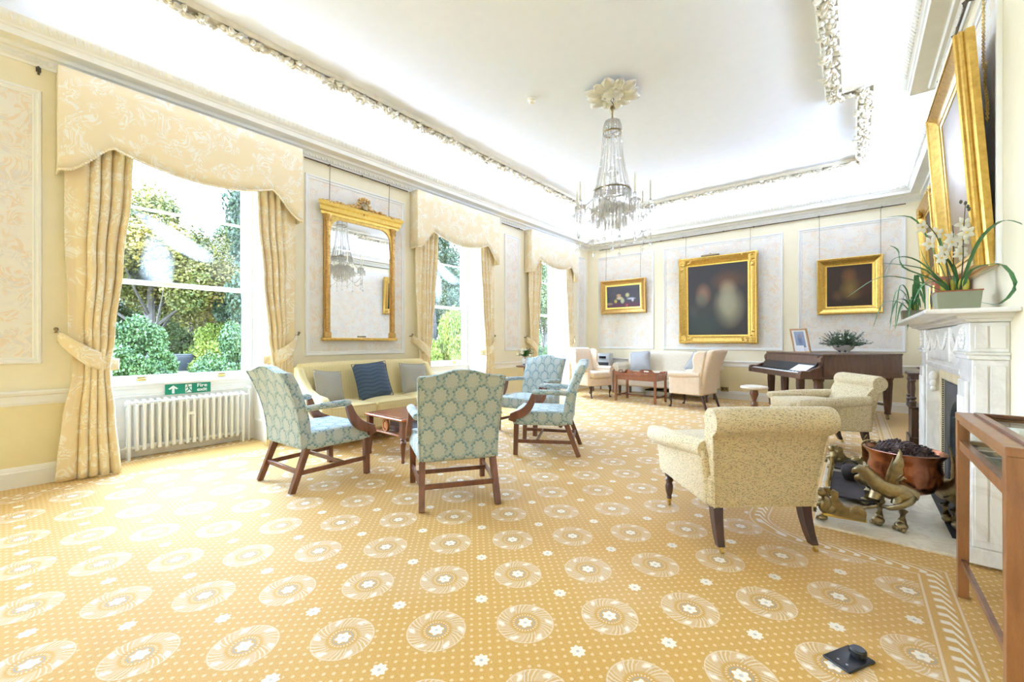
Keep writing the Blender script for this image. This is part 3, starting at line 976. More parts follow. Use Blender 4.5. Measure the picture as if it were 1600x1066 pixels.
def curtain(c, side, win, h):
    """side -1: left-hand curtain seen from the room's near end; +1: the far one"""
    where = ['first', 'middle', 'farthest'][win]
    sidew = 'near' if side < 0 else 'far'
    r = thing('curtain', 'gold damask curtain tied back on the %s side of the %s window' % (sidew, where), 'curtain', (AX + 0.095, c, 0), group='gold damask curtains')
    # keys (z, outer edge, inner edge) from the centre, mirrored by side
    o = [(0.0, 1.02), (0.9, 0.985), (1.25, 0.985), (2.0, 0.975), (3.3, 0.965)]
    i_ = [(0.0, 0.625), (0.55, 0.66), (0.93, 0.69), (1.25, 0.655), (1.9, 0.595), (2.6, 0.535), (3.3, 0.50)]
    o2 = [(0.0, 0.975), (0.93, 0.955), (1.25, 0.965), (2.0, 0.965), (3.3, 0.965)]
    waist = [(0.0, 0.0), (0.55, 0.25), (0.95, 1.0), (1.35, 0.55), (2.2, 0.1), (3.3, 0.0)]
    nf = 7
    hh = h
    def P(u, v):
        z = 0.012 + v * 3.25
        yo = curve(o, z) / 0.985 * hh; yi = curve(i_, z) / 0.985 * hh
        w = curve(waist, z)
        # folds bunch towards the inner edge, flat leading outer third
        uu = u
        y = lerp(yo - 0.0, yi, uu)
        y = lerp(y, lerp(lerp(yo, yi, 0.30), yi, uu), w * 0.75)
        g = sm((u - 0.24) / 0.22)
        amp = (0.030 + 0.020 * (1 - v)) * (0.10 + 0.90 * g) * (1 - 0.30 * w)
        ph = 2 * PI * 5.2 * max(0.0, u - 0.16) ** 1.05 + 0.45 * math.sin(z * 1.3 + c) + 0.8 * math.sin(u * 7 + c * 2)
        sn = math.sin(ph)
        x = amp * (sn if sn > 0 else -abs(sn) ** 0.6) + 0.018 * w + 0.010 * math.sin(z * 2 + u * 9) + 0.02 * (1 - v) ** 3
        y += 0.30 * amp * math.cos(ph)
        return (x, side * y, z)
    b = MB(); b.grid(P, 84, 46)
    cl = b.build('cloth', 'curtain', r, smooth=60, solid=0.008)
    # lining turned back on the leading edge
    def Q(u, v):
        p = P(1.0, v); z = p[2]
        return (p[0] - 0.012 - 0.05 * u, p[1] + side * 0.012 * math.sin(u * 3), z)
    b = MB(); b.grid(Q, 4, 40)
    b.build('lining', 'lining', r, smooth=60, solid=0.006)
    # tie-back: a shaped band from a wall hook round the waist
    band = []
    n = 18
    def band_pt(t):
        y = lerp(1.0, 0.63, t) / 0.985 * hh; z = lerp(1.24, 0.985, t) - 0.055 * math.sin(PI * t)
        x = -0.06 + 0.145 * math.sin(PI * min(1, t * 1.03) ** 0.75 * 0.92)
        return x, side * y, z
    b = MB()
    def Bd(u, v):
        x, y, z = band_pt(u); w = 0.05 + 0.035 * math.sin(PI * u)
        return (x + 0.008 * math.sin(PI * v), y, z + (v - .5) * 2 * w)
    b.grid(Bd, n, 6)
    def Bk(u, v):                                 # returns behind the curtain
        a = PI * u; x, y, z = band_pt(1.0)
        return (x - 0.085 * math.sin(a * 0.5), y - side * 0.02 * math.sin(a), z + (v - .5) * 0.10)
    b.grid(Bk, 6, 6)
    b.build('tieback', 'curtain', r, smooth=60, solid=0.010)
    b = MB(); hx, hy, hz = band_pt(0)
    b.tube([(-0.092, hy + side * .012, hz + .035), (-0.03, hy + side * .012, hz + .035), (-0.02, hy + side * .012, hz + .055)], 0.008, 8)
    b.usph((-0.018, hy + side * .012, hz + .06), .016)
    b.build('tieback_hook', 'bronze', r)
for k, (c, h, _) in enumerate(PEL):
    curtain(c, -1, k, h * 0.985); curtain(c, 1, k, h * 0.985)

# ------------------------------------------------------------------ radiators
def radiator(y0, y1, n, lab, group):
    r = thing('radiator', lab, 'radiator', (WX + 0.125, (y0 + y1) / 2, 0), group=group)
    L = y1 - y0; st = L / n; X = 0.025
    proto = None
    for i in range(n):
        y = -L / 2 + (i + 0.5) * st
        b = MB()
        for dx in (-0.045, 0.045):
            b.tube([(dx, 0, 0.10), (dx, 0, 0.565)], 0.015, 8)
        b.tube([(-.045, 0, .565), (-.03, 0, .585), (.03, 0, .585), (.045, 0, .565)], .017, 8)
        b.tube([(-.045, 0, .10), (-.03, 0, .085), (.03, 0, .085), (.045, 0, .10)], .017, 8)
        b.tube([(0, -st / 2, .56), (0, st / 2, .56)], 0.022, 8)
        b.tube([(0, -st / 2, .115), (0, st / 2, .115)], 0.022, 8)
        if i in (0, n - 1):
            for dx in (-.045, .045): b.tube([(dx, 0, .10), (dx, 0, 0)], [.015, .012], 8)
        o = b.build('radiator_column', 'paint', r) if proto is None or i in (0, n - 1) else proto.copy()
        if proto is not None and i not in (0, n - 1):
            col.objects.link(o); o.parent = r; b.bm.free()
        if i == 1: proto = o
        o.location = (0, y, 0)
    b = MB(); b.tube([(0, L / 2, .56), (0, L / 2 + .045, .56)], .012, 8); b.tube([(0, L / 2 + .045, .47), (0, L / 2 + .045, .63)], .014, 8)
    b.usph((0, L / 2 + .045, .64), .022); b.build('radiator_valve', 'paint', r)
    b = MB(); b.tube([(0, -L / 2, .115), (0, -L / 2 - .05, .115), (0, -L / 2 - .05, 0)], .012, 8)
    b.build('radiator_pipe', 'paint', r); b = MB()
    b.tube([(0, L / 2 + .045, .47), (0, L / 2 + .045, 0.0)], .010, 8)
    b.build('radiator_pipe', 'paint', r)
    b = MB(); b.box(.055, -0.03, .40, .07, .03, .43); b.build('heat_meter', 'paint', r, smooth=0)
    return r
radiator(0.75, 1.82, 18, 'white column radiator under the first window, below the fire exit sign', 'white column radiators')
radiator(7.45, 8.45, 17, 'white column radiator under the farthest window', 'white column radiators')

# ------------------------------------------------------------------ fire exit sign
r = thing('fire_exit_sign', 'green fire exit sign with arrow and running figure under the window', 'sign', (WX + 0.066, 1.285, 0.675), RZA)
b = MB(); b.box(-0.205, 0.0, -0.055, 0.205, 0.004, 0.055); b.build('sign_plate', 'green_sign', r, smooth=0)
b = MB()
def pp(b, poly, y0=0.0035, y1=0.0055): b.prism(poly, y0, y1, 'xz')
# local +x runs towards the near end of the room; the sign is read from inside, so mirror x
def mir(poly): return [(-x, z) for x, z in poly][::-1]
pp(b, mir([(-.135, .043), (-.092, .006), (-.108, -.003), (-.124, .012), (-.124, -.045), (-.146, -.045), (-.146, .012), (-.162, -.003), (-.178, .006)]))
b.build('arrow', 'sign_white', r, smooth=0)
b = MB(); pp(b, mir([(-.030, -.045), (.028, -.045), (.028, .045), (-.030, .045)])); b.build('doorway', 'sign_white', r, smooth=0)
b = MB()
def limb(b, pts, w):
    for (x0, z0), (x1, z1) in zip(pts, pts[1:]):
        d = Vector((x1 - x0, z1 - z0)).normalized(); nx, nz = -d.y * w, d.x * w
        b.prism([(-(x0 + nx), z0 + nz), (-(x1 + nx), z1 + nz), (-(x1 - nx), z1 - nz), (-(x0 - nx), z0 - nz)], 0.0056, 0.0072, 'xz')
limb(b, [(-.004, .022), (.004, -.006)], .006); limb(b, [(.004, -.006), (-.008, -.020), (-.026, -.036)], .0045)
limb(b, [(.004, -.006), (.018, -.014), (.024, -.034), (.034, -.034)], .0045)
limb(b, [(-.003, .018), (-.018, .014), (-.024, .0)], .0035); limb(b, [(-.003, .018), (.012, .012), (.024, .018)], .0035)
b.prism([(-(-.008 + .008 * math.cos(a * PI / 5)), .034 + .008 * math.sin(a * PI / 5)) for a in range(10)], .0056, .0072, 'xz')
b.build('running_figure', 'green_sign', r, smooth=0)
for txt, z in (('Fire', .010), ('exit', -.036)):
    cu = bpy.data.curves.new('lettering', 'FONT'); cu.body = txt; cu.size = 0.052; cu.extrude = 0.001
    cu.offset = 0.0012
    cu.materials.append(M['sign_white'])
    t_ = bpy.data.objects.new('lettering', cu); col.objects.link(t_)
    bpy.context.view_layer.update()
    me = bpy.data.meshes.new_from_object(t_.evaluated_get(bpy.context.evaluated_depsgraph_get()))
    bpy.data.objects.remove(t_)
    o = bpy.data.objects.new('lettering', me); col.objects.link(o); o.parent = r
    o.location = (-0.075, 0.0055, z); o.rotation_euler = (PI / 2, 0, PI)
    o.scale = (1.18, 1, 1)

# ------------------------------------------------------------------ picture rails
def rail(origin, rz, x0, x1, z, hooks, lab):
    r = thing('picture_rail', lab, 'picture rail', origin, rz, 'dark picture rails')
    b = MB(); b.tube([(x0, 0.04, z), (x1, 0.04, z)], 0.009, 8); b.build('rod', 'rail', r)
    for x in hooks:
        b = MB(); b.tube([(x, 0, z + .004), (x, .04, z + .012), (x, .056, z + .004), (x, .05, z - .022)], .0065, 6)
        b.usph((x, .04, z + .006), .013); b.build('hook', 'rail', r)
rail((AX, 0, 0), RZA, -3.88, -2.34, 3.475, [-3.55, -3.12, -2.66], 'dark picture rail above the gilt mirror')
rail((AX, 0, 0), RZA, -6.72, -6.08, 3.475, [-6.6], 'short dark picture rail between the middle and farthest windows')
r = thing('picture_hook', 'small dark picture hook under the cornice left of the first pelmet', 'hook', (AX, 0.17, 3.475), RZA)
b = MB(); b.tube([(0, 0, .012), (0, .03, .014), (0, .045, .0), (0, .04, -.03), (0, .02, -.045)], .008, 8); b.build('hook', 'rail', r)
b = MB(); b.soft(.03, .012, .05, .004, (0, .006, .005), n=2); b.build('back_plate', 'rail', r)
rail((0, BY, 0), RZB, -0.657, 4.95, 3.475, [-.36, .50, 1.55, 2.1, 2.91, 3.4, 3.8, 4.85], 'long dark picture rail on the far wall')
rail((HX, 0, 0), RZC, 3.15, 5.36, 3.475, [3.55, 4.1, 4.5, 5.2], 'dark picture rail on the chimney breast')
rail((CX, 0, 0), RZC, 5.75, 9.1, 3.475, [6.8, 8.3, 9.0], 'dark picture rail on the wall beyond the chimney breast')

# ------------------------------------------------------------------ framed pictures
WIDE = [(0, 0.012), (0, 0.030), (0.012, 0.036), (0.02, 0.030), (0.05, 0.042), (0.085, 0.075), (0.092, 0.074), (0.097, 0.084), (0.108, 0.088), (0.117, 0.080), (0.113, 0.070), (0.122, 0.062), (0.122, 0.050), (0.115, 0.043), (0.125, 0.030), (0.125, 0.0), (0.0, 0.0)]
def scaled(p, k, d=1.0): return [(a * k, b_ * d) for a, b_ in p]
def framed(name, lab, cat, origin, rz, cx, z0, w, h, prof, fmat, pmat, tilt=0.0, wires=None, zr=3.475, corner=False, slip=None):
    fw = max(a for a, _ in prof)
    r = thing(name, lab, cat, origin, rz)
    r.location = r.matrix_basis @ Vector((cx, 0.012, z0))
    e = R('X', -tilt) if tilt else Matrix.Identity(4)
    b = MB(); b.at(e); b.rect_frame(w - 2 * fw, h - 2 * fw, prof, fw)
    b.build('frame', fmat, r, smooth=25)
    if corner:
        rr = random.Random(5)
        for sx in (-1, 1):
            for zz in (fw * .5, h - fw * .5):
                b = MB(); b.at(e); b.soft(fw * 1.1, max(q for _, q in prof) * .5, fw * 1.1, fw * .2, (sx * (w / 2 - fw * .5), max(q for _, q in prof) * .65, zz), n=2)
                for k in range(14):
                    t = rr.uniform(-1, 1) * fw * 1.25
                    px, pz = (t if k % 2 else rr.uniform(-.3, .3) * fw), (rr.uniform(-.3, .3) * fw if k % 2 else t)
                    x = sx * (w / 2 - fw * .5) - sx * max(0, 0) + (px if abs(px) < fw * .5 or px * sx < 0 else -px)
                    z = zz + (pz if abs(pz) < fw * .5 or (pz > 0) == (zz < h / 2) else -pz)
                    b.at(e).ball((x, max(q for _, q in prof) * .86, z), fw * .16, (1.2, .6, 1), 1)
                b.build('corner_ornament', fmat, r)
    if slip:
        b = MB(); b.at(e); b.rect_frame(w - 2 * fw - 2 * slip, h - 2 * fw - 2 * slip, [(0, .008), (0, .02), (slip, .026), (slip, .008)], fw + slip)
        b.build('slip', 'gilt_bright', r, smooth=25)
    b = MB(); b.at(e); b.box(-w / 2 + fw - .004, 0.003, fw - .004, w / 2 - fw + .004, 0.014, h - fw + .004)
    b.build('canvas', pmat, r, smooth=0)
    for x in (wires or []):
        b = MB(); b.tube([e @ Vector((x, 0.02, h - .01)), (x, 0.035, zr - z0)], 0.0045, 6); b.build('hanging_wire', 'wire', r)
    return r
brown = (lin(46, 36, 34), lin(70, 56, 50))
M['pic_still'] = picture('still_life_canvas', (lin(38, 34, 48), lin(104, 104, 112)), [
    (0.5, 0.06, 0.75, 0.20, lin(86, 40, 66), .25), (0.90, 0.22, .10, .05, lin(150, 130, 110), .4), (0.33, .66, .20, .16, lin(64, 58, 72), .4), (0.38, .55, .05, .08, lin(196, 190, 140), .4),
    (0.62, .55, .06, .06, lin(200, 160, 130), .35), (0.60, .44, .08, .06, lin(215, 200, 170), .35), (0.71, .32, .04, .07, lin(200, 180, 90), .35),
    (0.52, .33, .05, .10, lin(196, 200, 170), .35), (0.28, .40, .10, .04, lin(190, 190, 210), .35), (0.24, .34, .03, .06, lin(206, 200, 214), .35), (0.40, .14, .03, .05, lin(180, 70, 60), .35)], 0.35)
M['pic_double'] = picture('double_portrait_canvas', (lin(48, 44, 48), lin(64, 62, 66)), [
    (0.72, .58, .09, .11, lin(136, 104, 84), .6), (0.75, .50, .08, .08, lin(98, 98, 84), .6), (0.32, .75, .20, .10, lin(92, 66, 54), .6), (0.33, .66, .10, .08, lin(146, 124, 100), .6),
    (0.31, .40, .17, .20, lin(150, 144, 118), .6), (0.33, .48, .10, .14, lin(152, 148, 124), .6), (0.75, .12, .30, .25, lin(50, 60, 58), .6)], 0.2)
M['pic_single'] = picture('single_portrait_canvas', (lin(44, 30, 24), lin(62, 44, 36)), [
    (0.5, .72, .12, .14, lin(112, 74, 48), .6), (0.44, .42, .18, .18, lin(122, 96, 52), .6), (0.74, .28, .10, .10, lin(86, 62, 44), .6), (0.2, .45, .16, .2, lin(64, 36, 30), .6)], 0.2)
M['pic_lady'] = picture('full_length_portrait_canvas', (lin(128, 112, 98), lin(196, 190, 186)), [
    (0.45, .78, .10, .10, lin(196, 168, 150), .5), (0.48, .55, .20, .30, lin(204, 190, 188), .6), (0.5, .08, .9, .24, lin(122, 100, 72), .5)], 0.6)
M['pic_far'] = picture('dark_landscape_canvas', brown, [(0.5, .5, .3, .3, lin(110, 90, 70), .6)], 0.3)
M['pic_print'] = picture('blue_print', (lin(110, 126, 160), lin(176, 186, 202)), [(0.5, .45, .2, .3, lin(86, 100, 128), .5), (0.4, .7, .15, .12, lin(150, 130, 130), .5)], 0.5)

framed('painting', 'small still life of fruit in a gilt frame near the far corner', 'painting', (0, BY, 0), RZB, 4.31, 1.865, 1.15, 0.82,
       scaled(WIDE, 0.95, 0.85), 'gilt_old', 'pic_still', 3.0, [-.44, .44], slip=0.035)
pr = framed('painting', 'large blurred double portrait in a broad gilt frame on the far wall', 'painting', (0, BY, 0), RZB, 2.225, 1.15, 1.51, 1.835,
       scaled(WIDE, 1.25, 1.15), 'gilt', 'pic_double', 1.6, [-.62, .62], corner=True, slip=0.025)
b = MB(); b.soft(.36, .045, .04, .012, (0.12, .075, 1.86)); b.usph((0.12, .06, 1.885), .02)
b.build('name_plate', 'wire', pr)
framed('painting', 'small blurred portrait in a gilt frame above the piano', 'painting', (0, BY, 0), RZB, 0.075, 1.675, 0.91, 1.005,
       scaled(WIDE, 1.0, 1.0), 'gilt', 'pic_single', 2.0, [-.42, .42], slip=0.02)
pl = framed('painting', 'tall portrait in a heavy gilt frame leaning out above the fireplace', 'painting', (HX, 0, 0), RZC, 4.07, 1.62, 1.22, 1.36,
       scaled(WIDE, 1.0, 1.0), 'gilt', 'pic_lady', 3.6, [.30], slip=0.02)
b = MB()
for k in range(56):
    z = 1.15 + k * 0.0115; a = 0 if k % 2 else 90
    b.at(T(-.50, 0.035 + .0 * k, z) @ R('Z', a))
    b.tube([(0.006 * math.cos(q * PI / 4), 0, 0.0105 * math.sin(q * PI / 4)) for q in range(9)], .0022, 5, cap=False)
for k in range(30):
    z = 1.16 - k * 0.0115; a = 0 if k % 2 else 90
    b.at(T(-.535 + .03 * math.sin(k * .2), 0.030, z) @ R('Z', a))
    b.tube([(0.006 * math.cos(q * PI / 4), 0, 0.0105 * math.sin(q * PI / 4)) for q in range(9)], .0022, 5, cap=False)
b.build('hanging_chain', 'brass', pl)
framed('painting', 'gilt framed picture on the wall beyond the chimney breast', 'painting', (CX, 0, 0), RZC, 8.15, 2.05, 1.35, 1.15,
       scaled(WIDE, 1.15, 1.1), 'gilt', 'pic_far', 3.5, [-.5, .5], corner=True, slip=0.025)

# ------------------------------------------------------------------ gilt overmantel mirror between the windows
r = thing('wall_mirror', 'arched gilt mirror with crested top hung between the windows', 'mirror', (AX + 0.006, 3.12, 1.205), RZA)
W2, HT, fw = 0.535, 1.62, 0.085
gl = [(-W2 + fw, .035), (W2 - fw, .035)] + [(W2 - fw - .16 + .16 * math.cos(a * PI / 16), HT - .16 - .03 + .16 * math.sin(a * PI / 16)) for a in range(9)] + \
     [(-W2 + fw + .16 - .16 * math.sin(a * PI / 16), HT - .16 - .03 + .16 * math.cos(a * PI / 16)) for a in range(9)]
b = MB(); b.prism(gl, 0.02, 0.024, 'xz'); b.build('mirror_glass', 'mirror', r, smooth=0)
b = MB(); b.box(-W2 + .01, 0, 0.02, W2 - .01, .018, HT + .10); b.build('backboard', 'darkw', r, smooth=0)
b = MB()
# spandrels: frame head with arched opening
outer = [(-W2 + .01, HT + .06), (-W2 + .01, HT - .30)]
n = 9
left = [(-W2 + fw, HT - .30)] + [(-W2 + fw + .16 - .16 * math.cos(a * PI / 16), HT - .19 + .16 * math.sin(a * PI / 16)) for a in range(n)]
right = [(-x, z) for x, z in left[::-1]]
b.prism([(-W2 + .02, HT + .06), (-W2 + .02, HT - .30)] + left + right + [(W2 - .02, HT - .30), (W2 - .02, HT + .06)], 0.015, 0.04, 'xz')
b.build('arched_head', 'gilt', r, smooth=30)
b = MB()
for s in (-1, 1):
    b.box(s * (W2 - .045) - .04, 0, .03, s * (W2 - .045) + .04, .035, HT + .02)
    b.tube([(s * (W2 - .045), .038, .11), (s * (W2 - .045), .038, HT - .13)], .024, 10)
    for k in range(44):
        z = .13 + k * (HT - .28) / 43
        b.ball((s * (W2 - .045) + .012 * math.sin(k * PI / 2), .055, z), .017, (1, .7, 1), 1)
    b.soft(.095, .06, .08, .012, (s * (W2 - .045), .03, .075))
    b.build('column', 'gilt_old', r); b = MB()
for s in (-1, 1):
    b = MB(); c0 = s * (W2 - .045)
    b.lathe([(.028, HT - .15), (.034, HT - .13), (.03, HT - .11), (.042, HT - .05), (.056, HT - .01), (.056, HT + .01)], 12, (c0, .035, 0))
    for a in range(8):
        b.ball((c0 + .04 * math.cos(a * PI / 4), .035 + .03 * math.sin(a * PI / 4), HT - .06), .016, (1, 1, 1.6), 1)
    b.build('capital', 'gilt_old', r)
b = MB()
prof = [(0, .0), (.05, 0), (.055, .03), (.075, .045), (.085, .09), (.105, .11), (.115, .145), (.10, .16), (0, .165)]
b.loft([[(x * 1.0 * (W2 + .0) + math.copysign(d * .9, x), d if False else d * .95, HT + .01 + z) for d, z in prof] for x in (-1, 1)])
b.build('cornice', 'gilt_bright', r, smooth=25)
b = MB(); rr = random.Random(11)
for k in range(44):
    x = -W2 - .03 + (2 * W2 + .06) * k / 43
    z = HT + .165 + .035 * math.exp(-(x / .25) ** 2) + rr.uniform(-.01, .012)
    b.ball((x, .085 + rr.uniform(-.01, .012), z), rr.uniform(.016, .026), (1.3, .9, .9), 1)
for a in range(14):
    b.at(T(0, .085, HT + .215) @ R('Y', a * 360 / 14)).ball((0, 0, .085), .03, (.6, .5, 1.5), 1)
b.at(Matrix.Identity(4))
for k in range(5): b.ball((-.07 + .035 * k, .10, HT + .30 + .02 * (1 - abs(k - 2) / 2)), .022, (.9, .7, 1.2), 1)
b.build('crest', 'gilt_old', r)
b = MB(); b.at(T(0, .112, HT + .215) @ R('X', -90)); b.lathe([(.0, -.01), (.05, -.01), (.058, .0), (.05, .012), (.04, .006), (0, .012)], 18)
b.build('crest_roundel', 'bronze', r)
b = MB(); b.soft(2 * W2 + .05, .075, .04, .012, (0, .035, .018), n=10); b.build('base_rail', 'gilt', r)
b = MB()
for k in range(5): b.ball((-.05 + .025 * k, .03, .055), .014, (1.2, .7, .9), 1)
b.build('base_ornament', 'bronze', r)
for x in (-.43, .46):
    b = MB(); b.tube([(x, .03, HT + .17), (x, .045, 3.475 - 1.205)], .0045, 6); b.build('hanging_wire', 'wire', r)

# ------------------------------------------------------------------ ceiling rose, detector
b = MB(); b.lathe([(.0, .0), (.16, .0), (.165, -.02), (.14, -.035), (.13, -.06), (.10, -.075), (.05, -.08), (.02, -.095), (.0, -.095)], 28, (0, 0, 0))
for a in range(6):
    m = R('Z', a * 60 + 15)
    b.at(Matrix.Identity(4))
    for q, L, W in ((0, .27, .10), (-27, .23, .075), (27, .23, .075)):
        leaf_at(b, T(0, 0, -.012) @ m @ R('Z', q) @ T(0, .06, -.01), L, W)
    b.at(m).ball((0.1, 0, -.07), .03, (1, 1, .7), 1)
o = b.build('trim_17', 'garland', None, smooth=50, uv=False, solid=.01)
o.location = (-2.18, 4.49, CEIL); struct(o, 'leafy plaster ceiling rose above the chandelier', 'ceiling rose')
r = thing('smoke_detector', 'small cream smoke detector on the white ceiling', 'smoke detector', (-3.02, 4.05, CEIL))
b = MB(); b.lathe([(0, 0), (.055, 0), (.055, -.012), (.05, -.02), (0, -.02)], 20); b.build('base', 'candle', r)
b = MB(); b.lathe([(0, -.02), (.042, -.02), (.036, -.045), (.02, -.055), (0, -.056)], 20); b.build('sensor', 'candle', r)

# ------------------------------------------------------------------ chandelier (heights measured down from its hook)
CH = thing('chandelier', 'cut glass chandelier with candle arms hanging from the ceiling rose', 'chandelier', (-2.18, 4.49, CEIL - 0.09))
CZ = CEIL - 0.09
Zc = lambda z: z - CZ
b = MB(); b.tube([(0.0, 0, .0), (.02, 0, -.03), (.0, 0, -.06), (-.02, 0, -.03), (0, 0, 0)], .005, 6); b.tube([(0, 0, -.06), (.018, 0, -.09), (0, 0, -.12)], .005, 6)
b.build('hook', 'black', CH)
b = MB(); b.lathe([(.0, -.10), (.02, -.10), (.032, -.13), (.028, -.16), (.014, -.18), (.010, -.20), (.010, -.27), (.018, -.28), (0, -.285)], 12); b.build('hanging_cap', 'bronze', CH)
b = MB()
b.lathe([(0, Zc(3.78)), (.05, Zc(3.78)), (.085, Zc(3.76)), (.088, Zc(3.745)), (.02, Zc(3.74)), (.02, Zc(3.64)), (.035, Zc(3.60)), (.018, Zc(3.55)), (.016, Zc(3.25)), (.03, Zc(3.22)), (.07, Zc(3.17)), (.075, Zc(3.15)),
         (.03, Zc(3.12)), (.025, Zc(3.0)), (.045, Zc(2.95)), (.045, Zc(2.85)), (.06, Zc(2.80)), (.02, Zc(2.75)), (0, Zc(2.5))], 16, flute=None)
b.build('stem', 'crystal', CH)
b = MB(); b.tube([(.105 * math.cos(a * PI / 12), .105 * math.sin(a * PI / 12), Zc(3.625)) for a in range(25)], .010, 6)
b.tube([(.20 * math.cos(a * PI / 12), .20 * math.sin(a * PI / 12), Zc(2.95)) for a in range(25)], .008, 6)
for a in range(4): b.tube([(0, 0, Zc(3.625)), (.105 * math.cos(a * PI / 2), .105 * math.sin(a * PI / 2), Zc(3.625))], .004, 5)
for a in range(6): b.tube([(0, 0, Zc(2.95)), (.20 * math.cos(a * PI / 3), .20 * math.sin(a * PI / 3), Zc(2.95))], .004, 5)
b.build('hoop', 'bronze', CH)
def icicle(b, x, y, z, L, r=.009):
    b.lathe([(0, 0), (r * .7, -.004), (r, -.015), (r, -L * .8), (0, -L)], 5, (x, y, z))
def bead(b, p, r): b.ball(p, r, (1, 1, 1), 0 if r < .008 else 1)
# top canopy drops and bead tent
p0 = None
for a in range(12):
    b = MB(); icicle(b, 0.083, 0, Zc(3.745), .10, .009); bead(b, (.083, 0, Zc(3.75)), .010)
    o = b.build('canopy_drop', 'crystal', CH, uv=False) if p0 is None else p0.copy()
    if p0 is None: p0 = o
    else: col.objects.link(o); o.parent = CH; b.bm.free()
    o.rotation_euler = (0, 0, a * PI / 6)
p0 = None
for a in range(20):
    if p0 is None:
        b = MB()
        for k in range(34):
            t = k / 33; rad = lerp(.105, .20, t) - .02 * math.sin(PI * t)
            bead(b, (rad, 0, Zc(lerp(3.62, 2.955, t))), lerp(.0095, .0135, t))
        for k in range(12):
            t = k / 11; bead(b, (lerp(.085, .105, t) + .008 * math.sin(PI * t), 0, Zc(lerp(3.745, 3.63, t))), .008)
        p0 = o = b.build('bead_strand', 'crystal', CH, uv=False)
    else:
        o = p0.copy(); col.objects.link(o); o.parent = CH
    o.rotation_euler = (0, 0, a * 2 * PI / 20)
p0 = None
for a in range(24):
    if p0 is None:
        b = MB(); icicle(b, .20, 0, Zc(2.945), .11, .010); bead(b, (.20, 0, Zc(2.95)), .010)
        p0 = o = b.build('hoop_drop', 'crystal', CH, uv=False)
    else: o = p0.copy(); col.objects.link(o); o.parent = CH
    o.rotation_euler = (0, 0, a * PI / 12)
# fluted bowl with rows of drops
b = MB(); b.lathe([(.03, Zc(2.80)), (.12, Zc(2.78)), (.20, Zc(2.75)), (.215, Zc(2.73)), (.19, Zc(2.69)), (.12, Zc(2.61)), (.05, Zc(2.56)), (0, Zc(2.55))], 48, flute=(16, .05))
b.build('bowl', 'crystal', CH)
for rr_, zz, n_, L in ((.235, 2.735, 32, .17), (.16, 2.66, 22, .16), (.085, 2.58, 12, .12)):
    b = MB()
    for a in range(n_):
        icicle(b, rr_ * math.cos(a * 2 * PI / n_), rr_ * math.sin(a * 2 * PI / n_), Zc(zz), L, .0105)
        bead(b, (rr_ * math.cos(a * 2 * PI / n_), rr_ * math.sin(a * 2 * PI / n_), Zc(zz) + .006), .010)
    b.build('drop_tier', 'crystal', CH, uv=False)
b = MB(); b.lathe([(0, 0), (.014, -.01), (.022, -.03), (.014, -.045), (.01, -.05), (.026, -.08), (.02, -.105), (0, -.12)], 8, (0, 0, Zc(2.55)))
for k in range(8): bead(b, (0, 0, Zc(2.43) - .016 * k), .0085)
b.lathe([(0, 0), (.017, -.02), (.020, -.035), (.01, -.055), (0, -.065)], 6, (0, 0, Zc(2.31)))
b.build('pendant', 'crystal', CH, uv=False)
# candle arms
arms = []
A0 = None
def pan(b, x, z, R_):
    b.lathe([(.008, .028), (.02, .024), (R_, .0), (R_, -.006), (.02, -.004), (.012, -.03), (0, -.032)], 16, (x, 0, z), flute=(8, .06))
for i in range(8):
    if A0 is None:
        b = MB()
        pts = bez((.04, 0, Zc(2.72)), (.17, 0, Zc(2.98)), (.30, 0, Zc(2.42)), (.425, 0, Zc(2.68)), 20)
        b.tube(pts, [.012 + .002 * (k % 2) for k in range(21)], 8)
        A0 = arm = b.build('candle_arm', 'crystal', CH)
        b = MB(); pan(b, .425, Zc(2.715), .062)
        b.build('drip_pan', 'crystal', arm)
        b = MB(); b.lathe([(.012, 0), (.02, .01), (.016, .04), (.022, .055), (.014, .06), (0, .06)], 12, (.425, 0, Zc(2.735))); b.build('candle_socket', 'crystal', arm)
        b = MB(); b.tube([(.425, 0, Zc(2.79)), (.425, 0, Zc(2.97))], [.0115, .0105], 10); b.build('candle', 'candle', arm)
        b = MB(); b.lathe([(0, 0), (.007, .004), (.010, .016), (.005, .034), (0, .045)], 10, (.425, 0, Zc(2.97))); b.build('flame_bulb', 'candle', arm)
        b = MB()
        for k in range(10):
            a = k * PI / 5
            icicle(b, .425 + .056 * math.cos(a), .056 * math.sin(a), Zc(2.712), .10, .010)
            bead(b, (.425 + .056 * math.cos(a), .056 * math.sin(a), Zc(2.716)), .010)
        b.build('pan_drops', 'crystal', arm, uv=False)
        b = MB()
        for k in range(20): bead(b, (.425, 0, Zc(2.66) - .0165 * k), .0085 if k % 4 else .013)
        b.lathe([(0, 0), (.016, -.018), (.020, -.035), (.011, -.055), (0, -.068)], 6, (.425, 0, Zc(2.325)))
        b.build('long_pendant', 'crystal', arm, uv=False)
        b = MB()
        for k in range(30):
            t = k / 29; a = t * PI / 4; rad = lerp(.415, .415, t)
            x, y = rad * math.cos(a), rad * math.sin(a)
            s_ = math.sin(PI * t)
            x *= (1 - .06 * s_); y *= (1 - .06 * s_)
            bead(b, (x, y, Zc(2.52) - .12 * s_), .0085)
        b.build('bead_swag', 'crystal', arm, uv=False)
        b = MB()
        for k in range(24):
            t = k / 23; bead(b, (lerp(.20, .41, t), 0, Zc(lerp(2.94, 2.74, t)) - .06 * math.sin(PI * t)), .008)
        b.build('bead_chain', 'crystal', arm, uv=False)
    else:
        arm = copy_tree(A0, CH)
    arm.rotation_euler = (0, 0, i * PI / 4 + .25)
S0 = None
